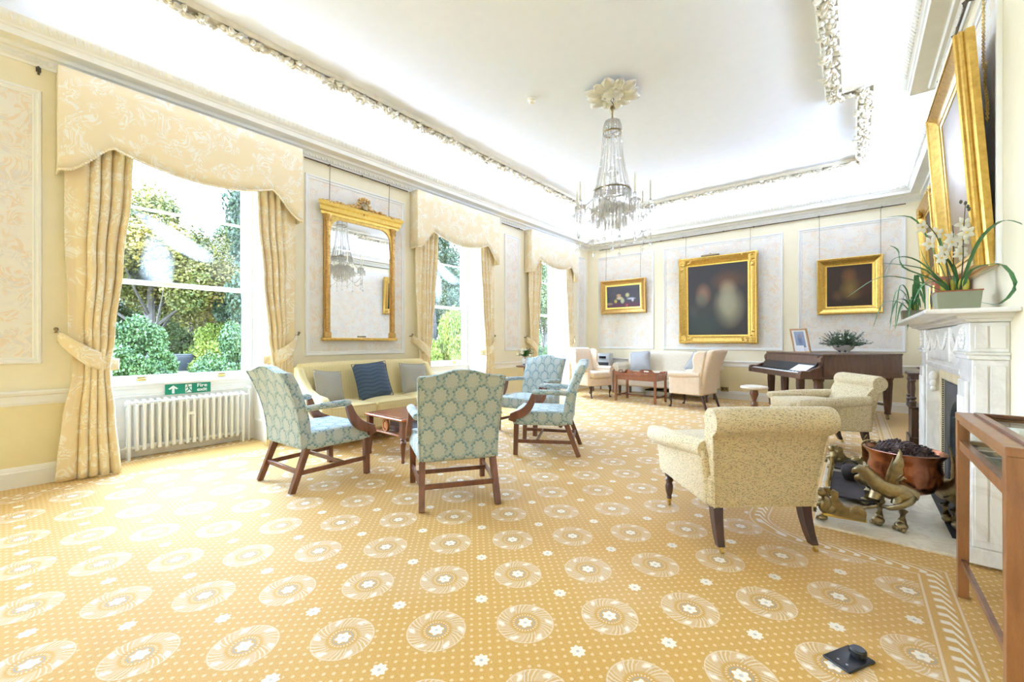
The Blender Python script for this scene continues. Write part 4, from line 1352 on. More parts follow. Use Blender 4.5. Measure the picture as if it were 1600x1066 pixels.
for i in range(4):
    if S0 is None:
        b = MB(); b.tube(bez((.04, 0, Zc(2.80)), (.10, 0, Zc(2.72)), (.16, 0, Zc(2.80)), (.165, 0, Zc(2.94)), 12), .010, 8)
        S0 = arm = b.build('inner_arm', 'crystal', CH)
        b = MB(); pan(b, .165, Zc(2.97), .055); b.build('drip_pan', 'crystal', arm)
        b = MB()
        for k in range(9):
            a = k * 2 * PI / 9; icicle(b, .165 + .05 * math.cos(a), .05 * math.sin(a), Zc(2.966), .09, .0095)
        b.build('pan_drops', 'crystal', arm, uv=False)
        b = MB(); b.lathe([(.012, 0), (.018, .02), (.007, .05), (.012, .08), (.004, .14), (0, .20)], 8, (.165, 0, Zc(2.99))); b.build('spire', 'crystal', arm)
    else: arm = copy_tree(S0, CH)
    arm.rotation_euler = (0, 0, i * PI / 2 + .6)

# ------------------------------------------------------------------ blue damask open armchairs
def damask_chair(loc, f, label):
    r = thing('open_armchair', label, 'armchair', loc, face(*f), 'blue damask open armchairs')
    W, D = 0.66, 0.60
    # seat: upholstered over the rails, crowned
    def seat_fn(x, y, z):
        t = (y + D / 2) / D
        x *= lerp(0.90, 1.04, t)
        if z > 0: z += 0.022 * (1 - (x / (W / 2)) ** 2) * (1 - ((y - .02) / (D / 2)) ** 2)
        return x, y, z
    b = MB(); b.soft(W - .02, D, 0.145, 0.035, (0, 0.015, 0.385), seat_fn, n=8)
    b.build('seat', 'damask_blue', r, smooth=60)
    # back: raked slab with serpentine top, outer face carried down past the seat
    def back_fn(x, y, z):
        t = (z + .33) / .66
        top = max(0.0, (t - .75) / .25)
        u = abs(x) / (W / 2)
        z += top * (0.050 * (0.5 + 0.5 * math.cos(PI * min(1, u * 1.25))) - 0.006)
        x *= lerp(0.93, 1.0, t)
        y -= 0.19 * (t - .1) * t
        if y > 0 or True:
            y += 0.0
        return x, y, z
    b = MB()
    def bf(x, y, z):
        b_ = 0.018 * (1 - (x / (W / 2)) ** 2) * (1 - (z / .33) ** 2) if y > 0 else 0
        return back_fn(x, y + b_, z)
    b.soft(W - .04, 0.095, 0.635, 0.026, (0, -0.262, 0.645), bf, n=10)
    b.build('backrest', 'damask_blue', r, smooth=60)
    b = MB()
    def ev(x, y, z): return back_fn(x, y, z)
    pts = []
    for k in range(41):
        x = (W - .05) / 2 * (-1 + 2 * k / 40)
        q = back_fn(x, -0.0445, .312); pts.append((q[0], q[1] - .262, q[2] + .645))
    b.tube(pts, .006, 6)
    for s in (-1, 1):
        pts = [back_fn(s * (W - .045) / 2, -0.044, lerp(-.31, .31, k / 16)) for k in range(17)]
        b.tube([(q[0], q[1] - .262, q[2] + .645) for q in pts], .006, 6)
    b.build('piping', 'damask_blue', r)
    for s in (-1, 1):
        # padded arm
        b = MB()
        b.tube([(s * .300, -.285, .655), (s * .315, -.15, .665), (s * .325, 0, .668), (s * .325, .075, .668), (s * .325, .10, .664)], [.030, .032, .033, .034, .022], 12, sy=0.85)
        b.build('arm_pad', 'damask_blue', r)
        # scooped wooden support from arm pad to seat rail
        pts = bez((s * .325, .085, .645), (s * .328, .115, .56), (s * .345, .12, .46), (s * .338, .300, .415), 12) + [(s * .336, .315, .36)]
        ring = []
        for k, p in enumerate(pts):
            t = k / (len(pts) - 1)
            d = Vector(pts[min(k + 1, len(pts) - 1)]) - Vector(pts[max(k - 1, 0)])
            m = frame_to(p, d, (1, 0, 0)); w = .020; dd = lerp(.024, .040, t) * (1 + .25 * math.sin(PI * t))
            ring.append([m @ Vector((a_, c_, 0)) for a_, c_ in ((-dd, -w), (dd, -w), (dd, w), (-dd, w))])
        b = MB(); b.loft(ring); b.build('arm_support', 'mahogany', r, smooth=30, bevel=.004)
        b = MB(); b.bar((s * .300, .275, .33), (s * .300, .285, 0), .050, .050, .044, .044); b.build('leg', 'mahogany', r, smooth=0, bevel=.004)
        b = MB(); b.bar((s * .262, -.245, .34), (s * .275, -.375, 0), .046, .050, .042, .044); b.build('leg', 'mahogany', r, smooth=0, bevel=.004)
        b = MB(); b.bar((s * .300, .26, .145), (s * .270, -.31, .145), .020, .036); b.build('stretcher', 'mahogany', r, smooth=0, bevel=.003)
    b = MB(); b.bar((-.28, .06, .150), (.28, .06, .150), .020, .034); b.build('stretcher', 'mahogany', r, smooth=0, bevel=.003)
    b = MB(); b.bar((-.27, -.316, .155), (.27, -.316, .155), .020, .036); b.build('stretcher', 'mahogany', r, smooth=0, bevel=.003)
    return r
damask_chair((-3.70, 1.775, 0), (-.06, 1), 'blue damask armchair nearest the first window, side on to the coffee table')
damask_chair((-2.49, 2.28, 0), (-.83, .56), 'blue damask armchair with its tall back turned to the camera')
damask_chair((-2.66, 3.82, 0), (-.88, -.48), 'blue damask armchair seen in profile facing left')
damask_chair((-3.42, 4.52, 0), (.02, -1), 'blue damask armchair facing the camera, beyond the coffee table')

# ------------------------------------------------------------------ yellow sofa with cushions
def cushion(lab, mat, loc, rot, size=.44, thick=.15, group=None):
    def fn(x, y, z):
        u, v = x / (size / 2), z / (size / 2)
        e = max(abs(u), abs(v))
        y *= max(0.10, 1 - e ** 2.6 * 0.92)
        k = 1 - 0.055 * (1 - v * v) * u * u - 0.055 * (1 - u * u) * v * v
        return x * k, y, z * k
    r = thing('cushion', lab, 'cushion', loc, group=group)
    r.rotation_euler = rot
    b = MB(); b.soft(size, thick, size, thick * .45, (0, 0, 0), fn, k=4, n=8)
    b.build('cover', mat, r, smooth=70)
    b = MB()
    def edge(k):
        t = k / 40 * 4; s = int(t) % 4; f = t - int(t); h = size / 2
        c = [(-1, -1), (1, -1), (1, 1), (-1, 1)]
        a, d = c[s], c[(s + 1) % 4]
        x, z = lerp(a[0], d[0], f) * h, lerp(a[1], d[1], f) * h
        return fn(x, 0, z)
    b.tube([edge(k) for k in range(41)], .005, 5, cap=False)
    b.build('piping', mat, r)
    return r
sy = 3.095
r = thing('sofa', 'pale yellow three-seat sofa with low sloping arms under the gilt mirror', 'sofa', (-5.02, sy, 0), RZA)
L = 1.84
b = MB(); b.soft(L - .10, .68, .20, .03, (0, .30, .225), n=6); b.build('base', 'sofa', r, smooth=50)
b = MB()
def sb(x, y, z):
    t = (z + .37) / .74
    return x, y - .10 * t, z + (0.02 * math.cos(x * PI / L) * max(0, t - .5))
b.soft(L, .15, .76, .055, (0, .045, .555), sb, n=8); b.build('backrest', 'sofa', r, smooth=60)
for s in (-1, 1):
    b = MB()
    pr = [(-.02, .14), (.66, .14), (.66, .55), (.60, .585), (.42, .60), (.25, .655), (.12, .77), (.03, .885), (-.05, .90), (-.06, .5)]
    b.prism(pr, s * (L / 2) - .055, s * (L / 2) + .045, 'yz'); o = b.build('arm', 'sofa', r, smooth=35)
    md = o.modifiers.new('edge', 'BEVEL'); md.width = .028; md.segments = 4; md.limit_method = 'ANGLE'; md.angle_limit = math.radians(40)
for k in range(3):
    x = (k - 1) * .585
    def sf(x_, y_, z_): return x_, y_, z_ + (.030 * (1 - (x_ / .29) ** 2) * (1 - (y_ / .30) ** 2) if z_ > 0 else 0)
    b = MB(); b.soft(.58, .60, .145, .035, (x, .345, .395), sf, n=7); c = b.build('seat_cushion', 'sofa', r, smooth=60)
    b = MB()
    for zz in (.462, .33): b.tube([(x - .275, .640, zz), (x + .275, .640, zz)], .006, 6)
    b.build('piping', 'sofa', c)
for x, y in ((-.84, .58), (.84, .58), (-.84, .02), (.84, .02)):
    b = MB(); b.lathe([(.028, .13), (.03, .10), (.016, .02), (.018, 0), (0, 0)], 10, (x, y, 0)); b.build('leg', 'legw', r)
# cushions lean on its back (world coordinates)
SG = 'cushions on the yellow sofa'
cushion('grey-beige woven cushion in the near corner of the yellow sofa', 'taupe', (-4.80, 2.43, .655), (math.radians(17), math.radians(-6), RZA + .25), .40, .14, SG)
cushion('navy quilted cushion in the middle of the yellow sofa', 'navy', (-4.76, 2.98, .70), (math.radians(19), math.radians(4), RZA - .05), .47, .15, SG)
cushion('grey-beige woven cushion at the far end of the yellow sofa', 'taupe', (-4.80, 3.66, .675), (math.radians(17), math.radians(-3), RZA - .1), .43, .14, SG)

# ------------------------------------------------------------------ coffee table
r = thing('coffee_table', 'low red wood coffee table with oval medallions between sofa and armchairs', 'table', (-3.70, 2.98, 0))
hx, hy = .335, .56
b = MB(); b.box(-hx, -hy, .412, hx, hy, .438); b.build('table_top', 'yew', r, smooth=0, bevel=.008)
b = MB(); b.box(-hx + .05, -hy + .05, .4375, hx - .05, hy - .05, .4395); b.build('inlay_panel', 'trayw', r, smooth=0)
b = MB(); b.box(-hx + .03, -hy + .03, .255, hx - .03, hy - .03, .272); b.build('shelf', 'yew', r, smooth=0, bevel=.003)
for sx in (-1, 1):
    for s2 in (-1, 1):
        x, y = sx * (hx - .045), s2 * (hy - .045)
        b = MB(); b.box(x - .025, y - .025, .25, x + .025, y + .025, .412)
        b.lathe([(.022, .25), (.030, .235), (.018, .22), (.030, .20), (.026, .17), (.014, .03), (.018, .02), (.014, 0), (0, 0)], 12, (x, y, 0))
        b.build('leg', 'mahogany', r, smooth=35)
b = MB()
b.box(-hx + .06, -hy + .28, .27, hx - .06, hy - .28, .41)
b.build('centre_box', 'darkw', r, smooth=0)
for s2, ax in ((-1, 0), (1, 0), (-1, 1), (1, 1)):
    b = MB()
    if ax == 0: b.at(T(0, s2 * (hy - .045), .342) @ R('X', 90))
    else: b.at(T(s2 * (hx - .045), 0, .342) @ R('Y', 90) @ R('Z', 90))
    b.at(b.mx @ Matrix.Diagonal((.72, 1, 1, 1)))
    b.lathe([(.045, -.012), (.070, -.012), (.070, .012), (.045, .012), (.045, -.012)], 24)
    b.lathe([(0, -.006), (.036, -.006), (.036, .008), (0, .008)], 20)
    b.build('oval_medallion', 'yew', r, smooth=35)

# ------------------------------------------------------------------ speckled scroll-back armchairs
def tub_chair(loc, f, label):
    r = thing('scroll_armchair', label, 'armchair', loc, face(*f), 'speckled scroll-back armchairs')
    # base
    def bfn(x, y, z):
        t = (y + .40) / .8
        return x * lerp(.98, 1.0, t), y, z
    b = MB(); b.soft(.66, .74, .185, .03, (0, .03, .335), bfn, n=6); b.build('seat_base', 'speckle', r, smooth=50)
    def sf(x, y, z): return x, y, z + (.03 * (1 - (x / .27) ** 2) * (1 - (y / .3) ** 2) if z > 0 else 0)
    b = MB(); b.soft(.53, .60, .12, .04, (0, .12, .475), sf, n=6); b.build('seat_cushion', 'speckle', r, smooth=60)
    # back: side profile lofted across, scrolling over backwards at the top
    def prof(w):
        # (y,z) outline, outer face first
        out = [(-.335, .245), (-.345, .40), (-.368, .55), (-.385, .66)]
        sc_c = (-.395, .755); rr_ = .078
        scroll = [(sc_c[0] + rr_ * math.cos(math.radians(a)), sc_c[1] + rr_ * math.sin(math.radians(a))) for a in range(-110, -391, -20)]
        inner = [(-.285, .66), (-.235, .55), (-.20, .42), (-.20, .245)]
        return out + [(p[0] - 0.0, p[1]) for p in scroll] + inner
    P = prof(0)
    rings = []
    N = 14
    for i in range(N + 1):
        u = -1 + 2 * i / N
        ring = []
        for (y, z) in P:
            flare = lerp(.295, .335, sm((z - .25) / .5)) + (.012 if z > .66 else 0)
            e = (max(0, abs(u) - .82) / .18)
            sq = 1 - .10 * e ** 2
            yc, zc = -.32, z
            ring.append((u * flare, yc + (y - yc) * sq, .245 + (z - .245) * (1 - .012 * e ** 2)))
        rings.append(ring)
    b = MB(); b.loft(rings); b.build('backrest', 'speckle', r, smooth=55)
    b = MB()
    for s in (-1, 1):
        b.tube([(s * .297, P[k][0] - .002, P[k][1]) if k < 1 else (s * (lerp(.295, .335, sm((P[k][1] - .25) / .5))), P[k][0] - .003, P[k][1]) for k in range(4)], .005, 5)
    b.build('piping', 'speckle', r)
    for s in (-1, 1):
        # arm: sloping roll and its side panel
        rings = []
        for k in range(15):
            t = k / 14; y = lerp(-.30, .37, t)
            zt = lerp(.625, .575, t) + .01 * math.sin(PI * t); out = lerp(.335, .385, sm(t * 1.5))
            rx = lerp(.055, .072, t); rz_ = lerp(.055, .062, t)
            if k == 14: rx *= .55; rz_ *= .55; y += .02
            if k == 13: rx *= .93; rz_ *= .93; y += .018
            ring = [(s * (out - .012 + rx * math.cos(a * PI / 8)), y, zt - rz_ + rz_ * math.sin(a * PI / 8)) for a in range(16)]
            rings.append(ring)
        b = MB(); b.loft(rings)
        def pf(x, y, z):
            t = (z + .17) / .34
            return x + s * .030 * sm(t), y, z
        b.soft(.075, .69, .33, .025, (s * .297, .035, .41), pf, n=5)
        b.build('arm', 'speckle', r, smooth=60)
        b = MB()
        b.lathe([(.026, .245), (.030, .235), (.030, .215), (.018, .205), (.031, .185), (.020, .165), (.028, .14), (.024, .10), (.015, .065), (.019, .055), (.014, .045), (0, .045)], 14, (s * .275, .335, 0))
        lg = b.build('leg', 'legw', r, smooth=35)
        b = MB(); b.lathe([(.016, .06), (.016, .035), (.010, .03), (0, .03)], 10, (s * .275, .335, 0)); b.tube([(s * .275 - .008, .335, .016), (s * .275 + .008, .335, .016)], .016, 12)
        b.build('castor', 'brass', lg)
        b = MB()
        pts = [(s * .262, -.285, .25), (s * .264, -.30, .17), (s * .268, -.325, .09), (s * .272, -.352, .035)]
        rings = []
        for k, p in enumerate(pts):
            w = lerp(.030, .020, k / 3)
            rings.append([(p[0] + a_ * w, p[1] + c_ * w, p[2]) for a_, c_ in ((-1, -1), (1, -1), (1, 1), (-1, 1))])
        b.loft(rings); lg = b.build('leg', 'legw', r, smooth=30, bevel=.003)
        b = MB(); b.tube([(s * .272, -.355, .04), (s * .272, -.368, .014)], .008, 8); b.tube([(s * .272 - .008, -.37, .014), (s * .272 + .008, -.37, .014)], .014, 12)
        b.build('castor', 'brass', lg)
    return r
tub_chair((-.62, 3.02, 0), (-.665, .747), 'speckled cream armchair with rolled back turned to the camera')
tub_chair((-.30, 5.86, 0), (-.87, -.49), 'speckled cream armchair facing left in front of the piano')

# ------------------------------------------------------------------ cream wing chairs
def wing_chair(loc, f, label):
    r = thing('wing_chair', label, 'armchair', loc, face(*f), 'cream wing armchairs')
    b = MB(); b.soft(.60, .62, .17, .03, (0, .03, .335), n=5); b.build('seat_base', 'cream', r, smooth=50)
    def sf(x, y, z): return x, y, z + (.02 * (1 - (x / .27) ** 2) if z > 0 else 0)
    b = MB(); b.soft(.50, .62, .12, .045, (0, .07, .475), sf, n=6); b.build('seat_cushion', 'cream', r, smooth=60)
    def bf(x, y, z):
        t = (z + .40) / .8
        return x * lerp(.95, 1.02, t), y - .20 * t * t, z + .02 * math.cos(x * 5) * max(0, t - .7)
    b = MB(); b.soft(.58, .13, .80, .05, (0, -.23, .65), bf, n=8); b.build('backrest', 'cream', r, smooth=60)
    for s in (-1, 1):
        w = [(-.34, 1.02), (-.22, 1.03), (-.13, .98), (-.10, .86), (-.12, .74), (-.06, .645), (-.02, .58), (-.26, .56), (-.31, .80)]
        b = MB(); b.prism(w, s * .285 - .03, s * .285 + .03, 'yz'); o = b.build('wing', 'cream', r, smooth=45)
        md = o.modifiers.new('edge', 'BEVEL'); md.width = .025; md.segments = 3; md.limit_method = 'ANGLE'; md.angle_limit = math.radians(30)
        b = MB()
        rings = []
        for k in range(11):
            t = k / 10; y = lerp(-.24, .30, t); rx = lerp(.045, .072, t); rz_ = lerp(.045, .06, t)
            if k == 10: rx *= .8; rz_ *= .8; y += .005
            rings.append([(s * (lerp(.30, .325, t)) + rx * math.cos(a * PI / 8), y, .615 + rz_ * math.sin(a * PI / 8) - .01) for a in range(16)])
        b.loft(rings); b.soft(.075, .56, .33, .02, (s * .295, .03, .42), n=4); b.build('arm', 'cream', r, smooth=60)
        b = MB()
        pts = [(s * .255, .29, .27), (s * .265, .315, .22), (s * .262, .325, .16), (s * .252, .31, .09), (s * .252, .318, .03), (s * .255, .335, .012)]
        b.tube(pts, [.036, .034, .024, .016, .014, .024], 10); b.ball((s * .255, .335, .014), .022, (1.1, 1.3, .62), 2)
        b.build('cabriole_leg', 'legw', r)
        b = MB(); b.bar((s * .25, -.24, .26), (s * .255, -.33, 0), .040, .040, .030, .030); b.build('leg', 'legw', r, smooth=0, bevel=.003)
    return r
wing_chair((-4.43, 8.08, 0), (.93, -.36), 'cream wing armchair by the farthest window')
wing_chair((-2.24, 7.93, 0), (-.985, .17), 'cream wing armchair seen from the side, right of the tray table')

# ------------------------------------------------------------------ ivory sofa on the far wall
r = thing('sofa', 'ivory camel-back sofa with scrolled arms against the far wall', 'sofa', (-3.12, 9.02, 0), RZB)
L = 2.05
b = MB(); b.soft(L - .12, .70, .19, .03, (0, .08, .315), n=6); b.build('base', 'cream2', r, smooth=50)
def bk(x, y, z):
    t = (z + .29) / .58
    return x, y - .10 * t, z + .11 * max(0, t - .4) * math.cos(x / (L / 2) * PI * .5) ** 2
b = MB(); b.soft(L - .06, .14, .56, .055, (0, -.24, .64), bk, n=14); b.build('backrest', 'cream2', r, smooth=60)
def sf(x, y, z): return x, y, z + (.025 * (1 - (x / (L / 2)) ** 2) if z > 0 else 0)
b = MB(); b.soft(L - .26, .64, .12, .045, (0, .10, .455), sf, n=10); b.build('seat_cushion', 'cream2', r, smooth=60)
for s in (-1, 1):
    rings = []
    for k in range(11):
        t = k / 10; y = lerp(-.22, .40, t); rx = lerp(.07, .085, t)
        if k == 10: rx *= .85; y += .006
        rings.append([(s * (L / 2 - .03) + rx * math.cos(a * PI / 8), y, .64 + rx * math.sin(a * PI / 8)) for a in range(16)])
    b = MB(); b.loft(rings); b.soft(.09, .64, .40, .03, (s * (L / 2 - .06), .09, .43), n=4)
    b.build('arm', 'cream2', r, smooth=60)
    for y in (.36, -.20):
        b = MB(); b.bar((s * (L / 2 - .12), y, .23), (s * (L / 2 - .12), y, 0), .05, .05, .04, .04); b.build('leg', 'legw', r, smooth=0, bevel=.003)
BG = 'pale blue cushions on the ivory sofa'
cushion('pale blue cushion at the left end of the ivory sofa', 'pillow_blue', (-3.72, 9.06, .745), (math.radians(-16), math.radians(-6), .05), .46, .15, BG)
cushion('pale blue cushion at the right end of the ivory sofa', 'pillow_blue', (-2.48, 9.02, .725), (math.radians(-20), math.radians(24), -.3), .44, .15, BG)
# boxes pushed under the far sofa
r = thing('storage_box', 'low grey box pushed under the ivory sofa', 'box', (-3.25, 8.98, 0))
b = MB(); b.soft(.52, .30, .13, .015, (0, 0, .065), n=3); b.build('box', 'silver', r, smooth=40)
b = MB(); b.soft(.54, .32, .03, .01, (0, 0, .140), n=3); b.build('lid', 'black', r, smooth=40)

# ------------------------------------------------------------------ butler's tray table
TTX = (-3.29, 8.02)
r = thing('tray_table', 'mahogany tray table with shaped gallery rim in front of the ivory sofa', 'table', (*TTX, 0), -.06)
hx, hy = .43, .26
b = MB(); b.box(-hx, -hy, .515, hx, hy, .53); b.build('tray', 'trayw', r, smooth=0, bevel=.003)
def gal(u, w):
    a = abs(u)
    z = .58 + .035 * math.cos(PI * a) * 1.0
    z = .562 + (.052 if a < .20 else (.052 * (1 - sm((a - .20) / .22)) if a < .42 else (.040 * sm((a - .55) / .4) if a > .55 else 0)))
    return z
for s in (-1, 1):
    for ax in (0, 1):
        b = MB(); ln = hx if ax == 0 else hy; off = s * (hy if ax == 0 else hx)
        n = 32
        top = [(lerp(-ln, ln, i / n), gal(-1 + 2 * i / n, ln)) for i in range(n + 1)]
        lo = .53
        # leave a hand hole in the middle
        def q(poly):
            if ax == 0: b.prism(poly, off - .008, off + .008, 'xz')
            else: b.prism(poly, off - .008, off + .008, 'yz')
        hw = .06
        for (x0, z0), (x1, z1) in zip(top, top[1:]):
            mid = (x0 + x1) / 2
            if abs(mid) < hw:
                q([(x0, lo), (x1, lo), (x1, .568), (x0, .568)]); q([(x0, .592), (x1, .592), (x1, z1), (x0, z0)])
            else: q([(x0, lo), (x1, lo), (x1, z1), (x0, z0)])
        b.build('gallery', 'trayw', r, smooth=0)
b = MB()
for s in (-1, 1):
    b.box(-hx + .01, s * (hy - .02) - .010, .43, hx - .01, s * (hy - .02) + .010, .515)
    b.box(s * (hx - .02) - .010, -hy + .01, .43, s * (hx - .02) + .010, hy - .01, .515)
b.build('apron', 'trayw', r, smooth=0)
for sx in (-1, 1):
    for s2 in (-1, 1):
        x, y = sx * (hx - .022), s2 * (hy - .022)
        b = MB(); b.bar((x, y, .515), (x, y, 0), .042, .042, .036, .036); b.build('leg', 'trayw', r, smooth=0, bevel=.003)
for s in (-1, 1):
    b = MB(); b.bar((s * (hx - .022), -hy + .02, .12), (s * (hx - .022), hy - .02, .12), .018, .026); b.build('stretcher', 'mahogany', r, smooth=0)
b = MB(); b.bar((-hx + .02, 0, .12), (hx - .02, 0, .12), .018, .026); b.build('stretcher', 'mahogany', r, smooth=0)

# ------------------------------------------------------------------ hi-fi on a side table in the corner
r = thing('side_table', 'small dark side table in the far corner carrying the stereo', 'table', (-4.60, 9.16, 0))
b = MB(); b.box(-.28, -.22, .50, .30, .22, .525); b.build('table_top', 'mahogany', r, smooth=0, bevel=.004)
for sx in (-.25, .27):
    for s2 in (-.19, .19):
        b = MB(); b.bar((sx, s2, .50), (sx, s2, 0), .035, .035, .025, .025); b.build('leg', 'mahogany', r, smooth=0)
r = thing('stereo', 'silver stacked stereo unit with dark display in the far corner', 'stereo', (-4.62, 9.13, .5265), .18)
b = MB(); b.soft(.30, .30, .38, .012, (0, .0, .19), n=2); b.build('cabinet', 'silver', r, smooth=40)
b = MB(); b.box(-.125, -.156, .215, .125, -.148, .325); b.build('front_panel', 'silver', r, smooth=0, bevel=.004)
b = MB(); b.box(-.10, -.159, .255, .065, -.154, .315); b.build('display', 'darkglass', r, smooth=0)
b = MB(); b.at(T(.095, -.158, .27) @ R('X', 90)); b.lathe([(0, .02), (.022, .018), (.024, 0), (0, 0)], 16); b.build('volume_knob', 'silver', r)
b = MB()
for k in range(6): b.box(-.10 + k * .028, -.160, .228, -.082 + k * .028, -.154, .240)
b.build('buttons', 'black', r, smooth=0)
b = MB(); b.box(-.125, -.157, .04, .125, -.150, .17); b.build('tape_deck', 'black', r, smooth=0)
b = MB(); b.box(-.145, -.158, .175, .145, -.150, .205); b.build('silver_band', 'silver', r, smooth=0)

# ------------------------------------------------------------------ grand piano
r = thing('grand_piano', 'brown rosewood grand piano standing at the far right of the room', 'piano', (-.345, 7.35, 0))
# local x = along the strings (a), local y = across the keyboard (b)
r.rotation_euler = (0, 0, math.atan2(.54, .84))
plan = [(0, 0), (.32, .0), (.58, .055), (.85, .17), (1.08, .29), (1.30, .385), (1.36, .44), (1.36, 1.36), (1.28, 1.46), (1.05, 1.56), (.6, 1.62), (0, 1.64)]
def shrink(poly, d):
    cx_ = sum(p[0] for p in poly) / len(poly); cy_ = sum(p[1] for p in poly) / len(poly)
    return [(cx_ + (x - cx_) * (1 - d), cy_ + (y - cy_) * (1 - d)) for x, y in poly]
b = MB(); b.prism(shrink(plan, .015), .665, .985, 'xy'); b.build('case', 'pianow', r, smooth=35, bevel=.004)
b = MB(); b.prism(plan, .985, 1.012, 'xy'); lid = b.build('lid', 'pianow', r, smooth=35, bevel=.006)
b = MB(); b.box(.285, .02, 1.0118, .292, 1.62, 1.0132); b.build('lid_hinge', 'brass', lid, smooth=0)
b = MB(); b.prism(shrink(plan, -.004), .655, .690, 'xy'); b.build('base_moulding', 'pianow', r, smooth=35, bevel=.004)
# keyboard end: cheeks, key bed, keys, fall board
for y0, y1 in ((-.005, .075), (1.565, 1.645)):
    b = MB(); b.prism([(.0, .655), (-.30, .655), (-.30, .72), (-.285, .765), (-.25, .775), (-.19, .765), (-.12, .80), (-.05, .82), (-.01, .86), (-.035, .90), (-.03, .95), (0, .985)], y0, y1, 'xz')
    b.build('cheek', 'pianow', r, smooth=30, bevel=.005)
b = MB(); b.box(-.295, .06, .655, 0.02, 1.58, .700); b.box(-.295, .06, .70, -.27, 1.58, .735); b.build('key_bed', 'pianow', r, smooth=0, bevel=.004)
b = MB()
for k in range(52):
    y = .085 + k * (1.47 / 52); b.box(-.265, y + .0008, .70, -.115, y + 1.47 / 52 - .0008, .745)
b.build('white_keys', 'paper', r, smooth=0)
b = MB()
for k in range(51):
    if k % 7 in (0, 1, 3, 4, 5):
        y = .085 + (k + 1) * (1.47 / 52); b.box(-.215, y - .006, .745, -.115, y + .006, .757)
b.build('black_keys', 'black', r, smooth=0)
b = MB(); b.prism([(-.115, .735), (-.09, .735), (-.015, .865), (-.04, .87)], .075, 1.565, 'xz'); b.build('fall_board', 'black', r, smooth=0)
b = MB(); b.prism([(-.035, .865), (.01, .865), (.01, .985), (-.025, .985)], .075, 1.565, 'xz'); b.build('name_rail', 'pianow', r, smooth=0, bevel=.004)
def pleg(x, y):
    b = MB()
    b.lathe([(.07, .655), (.075, .63), (.06, .60), (.062, .56), (.05, .25), (.038, .11), (.046, .095), (.034, .08), (0, .08)], 8, (x, y, 0))
    o = b.build('leg', 'pianow', r, smooth=30)
    b = MB(); b.lathe([(.02, .08), (.022, .05), (0, .05)], 10, (x, y, 0)); b.tube([(x - .01, y, .025), (x + .01, y, .025)], .026, 12); b.build('castor', 'bronze', o)
for x, y in ((.02, .14), (.02, .60), (.02, 1.05), (.02, 1.50), (1.26, .60), (1.26, 1.22)): pleg(x, y)
b = MB(); b.bar((1.26, .60, .22), (1.26, 1.22, .22), .03, .035); b.build('stretcher', 'pianow', r, smooth=0)
b = MB()
for y in (.78, .88): b.tube([(.12, y, .66), (.12, y, .12)], .012, 8)
b.box(.02, .72, .09, .16, .94, .13); b.build('pedal_lyre', 'pianow', r, smooth=30)
PM = Matrix.Translation((-.345, 7.35, 0)) @ Matrix.Rotation(math.atan2(.54, .84), 4, 'Z')
def on_piano(a, bb, z=1.0125): p = PM @ Vector((a, bb, z)); return (p.x, p.y, p.z)
r = thing('sheet_of_paper', 'white sheet of paper lying on the piano keys', 'paper', on_piano(-.165, .30, .770), math.atan2(.54, .84))
b = MB(); b.at(R('Y', -33)); b.box(-.09, -.20, .0, .17, .20, .002); b.build('sheet', 'paper', r, smooth=0)
r = thing('framed_print', 'small blue print in a light wooden frame propped on the piano', 'picture', on_piano(.20, .87), math.atan2(.54, .84) + PI / 2 + .35)
e = R('X', -14)
b = MB(); b.at(e); b.rect_frame(.25, .35, [(0, -.008), (0, .008), (.02, .012), (.025, .008), (.025, -.008)], .025); b.build('frame', 'framew', r, smooth=0)
b = MB(); b.at(e); b.box(-.13, -.006, .02, .13, .0, .38); b.build('mount', 'paper', r, smooth=0)
b = MB(); b.at(e); b.box(-.085, .0, .09, .085, .003, .35); b.build('print', 'pic_print', r, smooth=0)
b = MB(); b.bar((0, -.005, .30), (0, -.16, .0), .03, .004); b.build('strut', 'darkw', r, smooth=0)
b = MB(); b.at(e); b.box(-.05, .006, .0, .12, .009, .12); b.build('note_card', 'paper', r, smooth=0)

# stool
r = thing('piano_stool', 'round white-topped piano stool on a turned wooden column', 'stool', (-1.20, 7.36, 0))
b = MB(); b.lathe([(0, .455), (.165, .455), (.19, .475), (.185, .498), (.12, .512), (0, .516)], 28); b.build('seat', 'cream2', r, smooth=60)
b = MB(); b.lathe([(.05, .455), (.055, .42), (.062, .38), (.04, .32), (.028, .28), (.045, .24), (.05, .18), (.03, .14), (.04, .10), (0, .10)], 14); b.build('column', 'mahogany', r)
for k in range(3):
    b = MB(); b.at(R('Z', k * 120 + 20)); b.tube([(.02, 0, .16), (.10, 0, .14), (.18, 0, .06), (.235, 0, .012)], [.025, .022, .018, .016], 8); b.build('foot', 'mahogany', r)

# ------------------------------------------------------------------ fireplace
FYC = 4.365
r = thing('hearth', 'pale stone hearth slab in front of the white marble fireplace', 'hearth', (.20, FYC, 0))
b = MB(); b.box(-.41, -1.035, 0.0, .28, 1.035, .014); b.build('hearth_slab', 'hearth', r, smooth=0, bevel=.003)
b = MB(); b.box(.255, -.75, .0141, .40, .75, .020); b.build('slate_strip', 'iron', r, smooth=0)
r = thing('fireplace', 'white marble fireplace with a broad mantel shelf on the right', 'fireplace', (HX, FYC, 0), RZC)
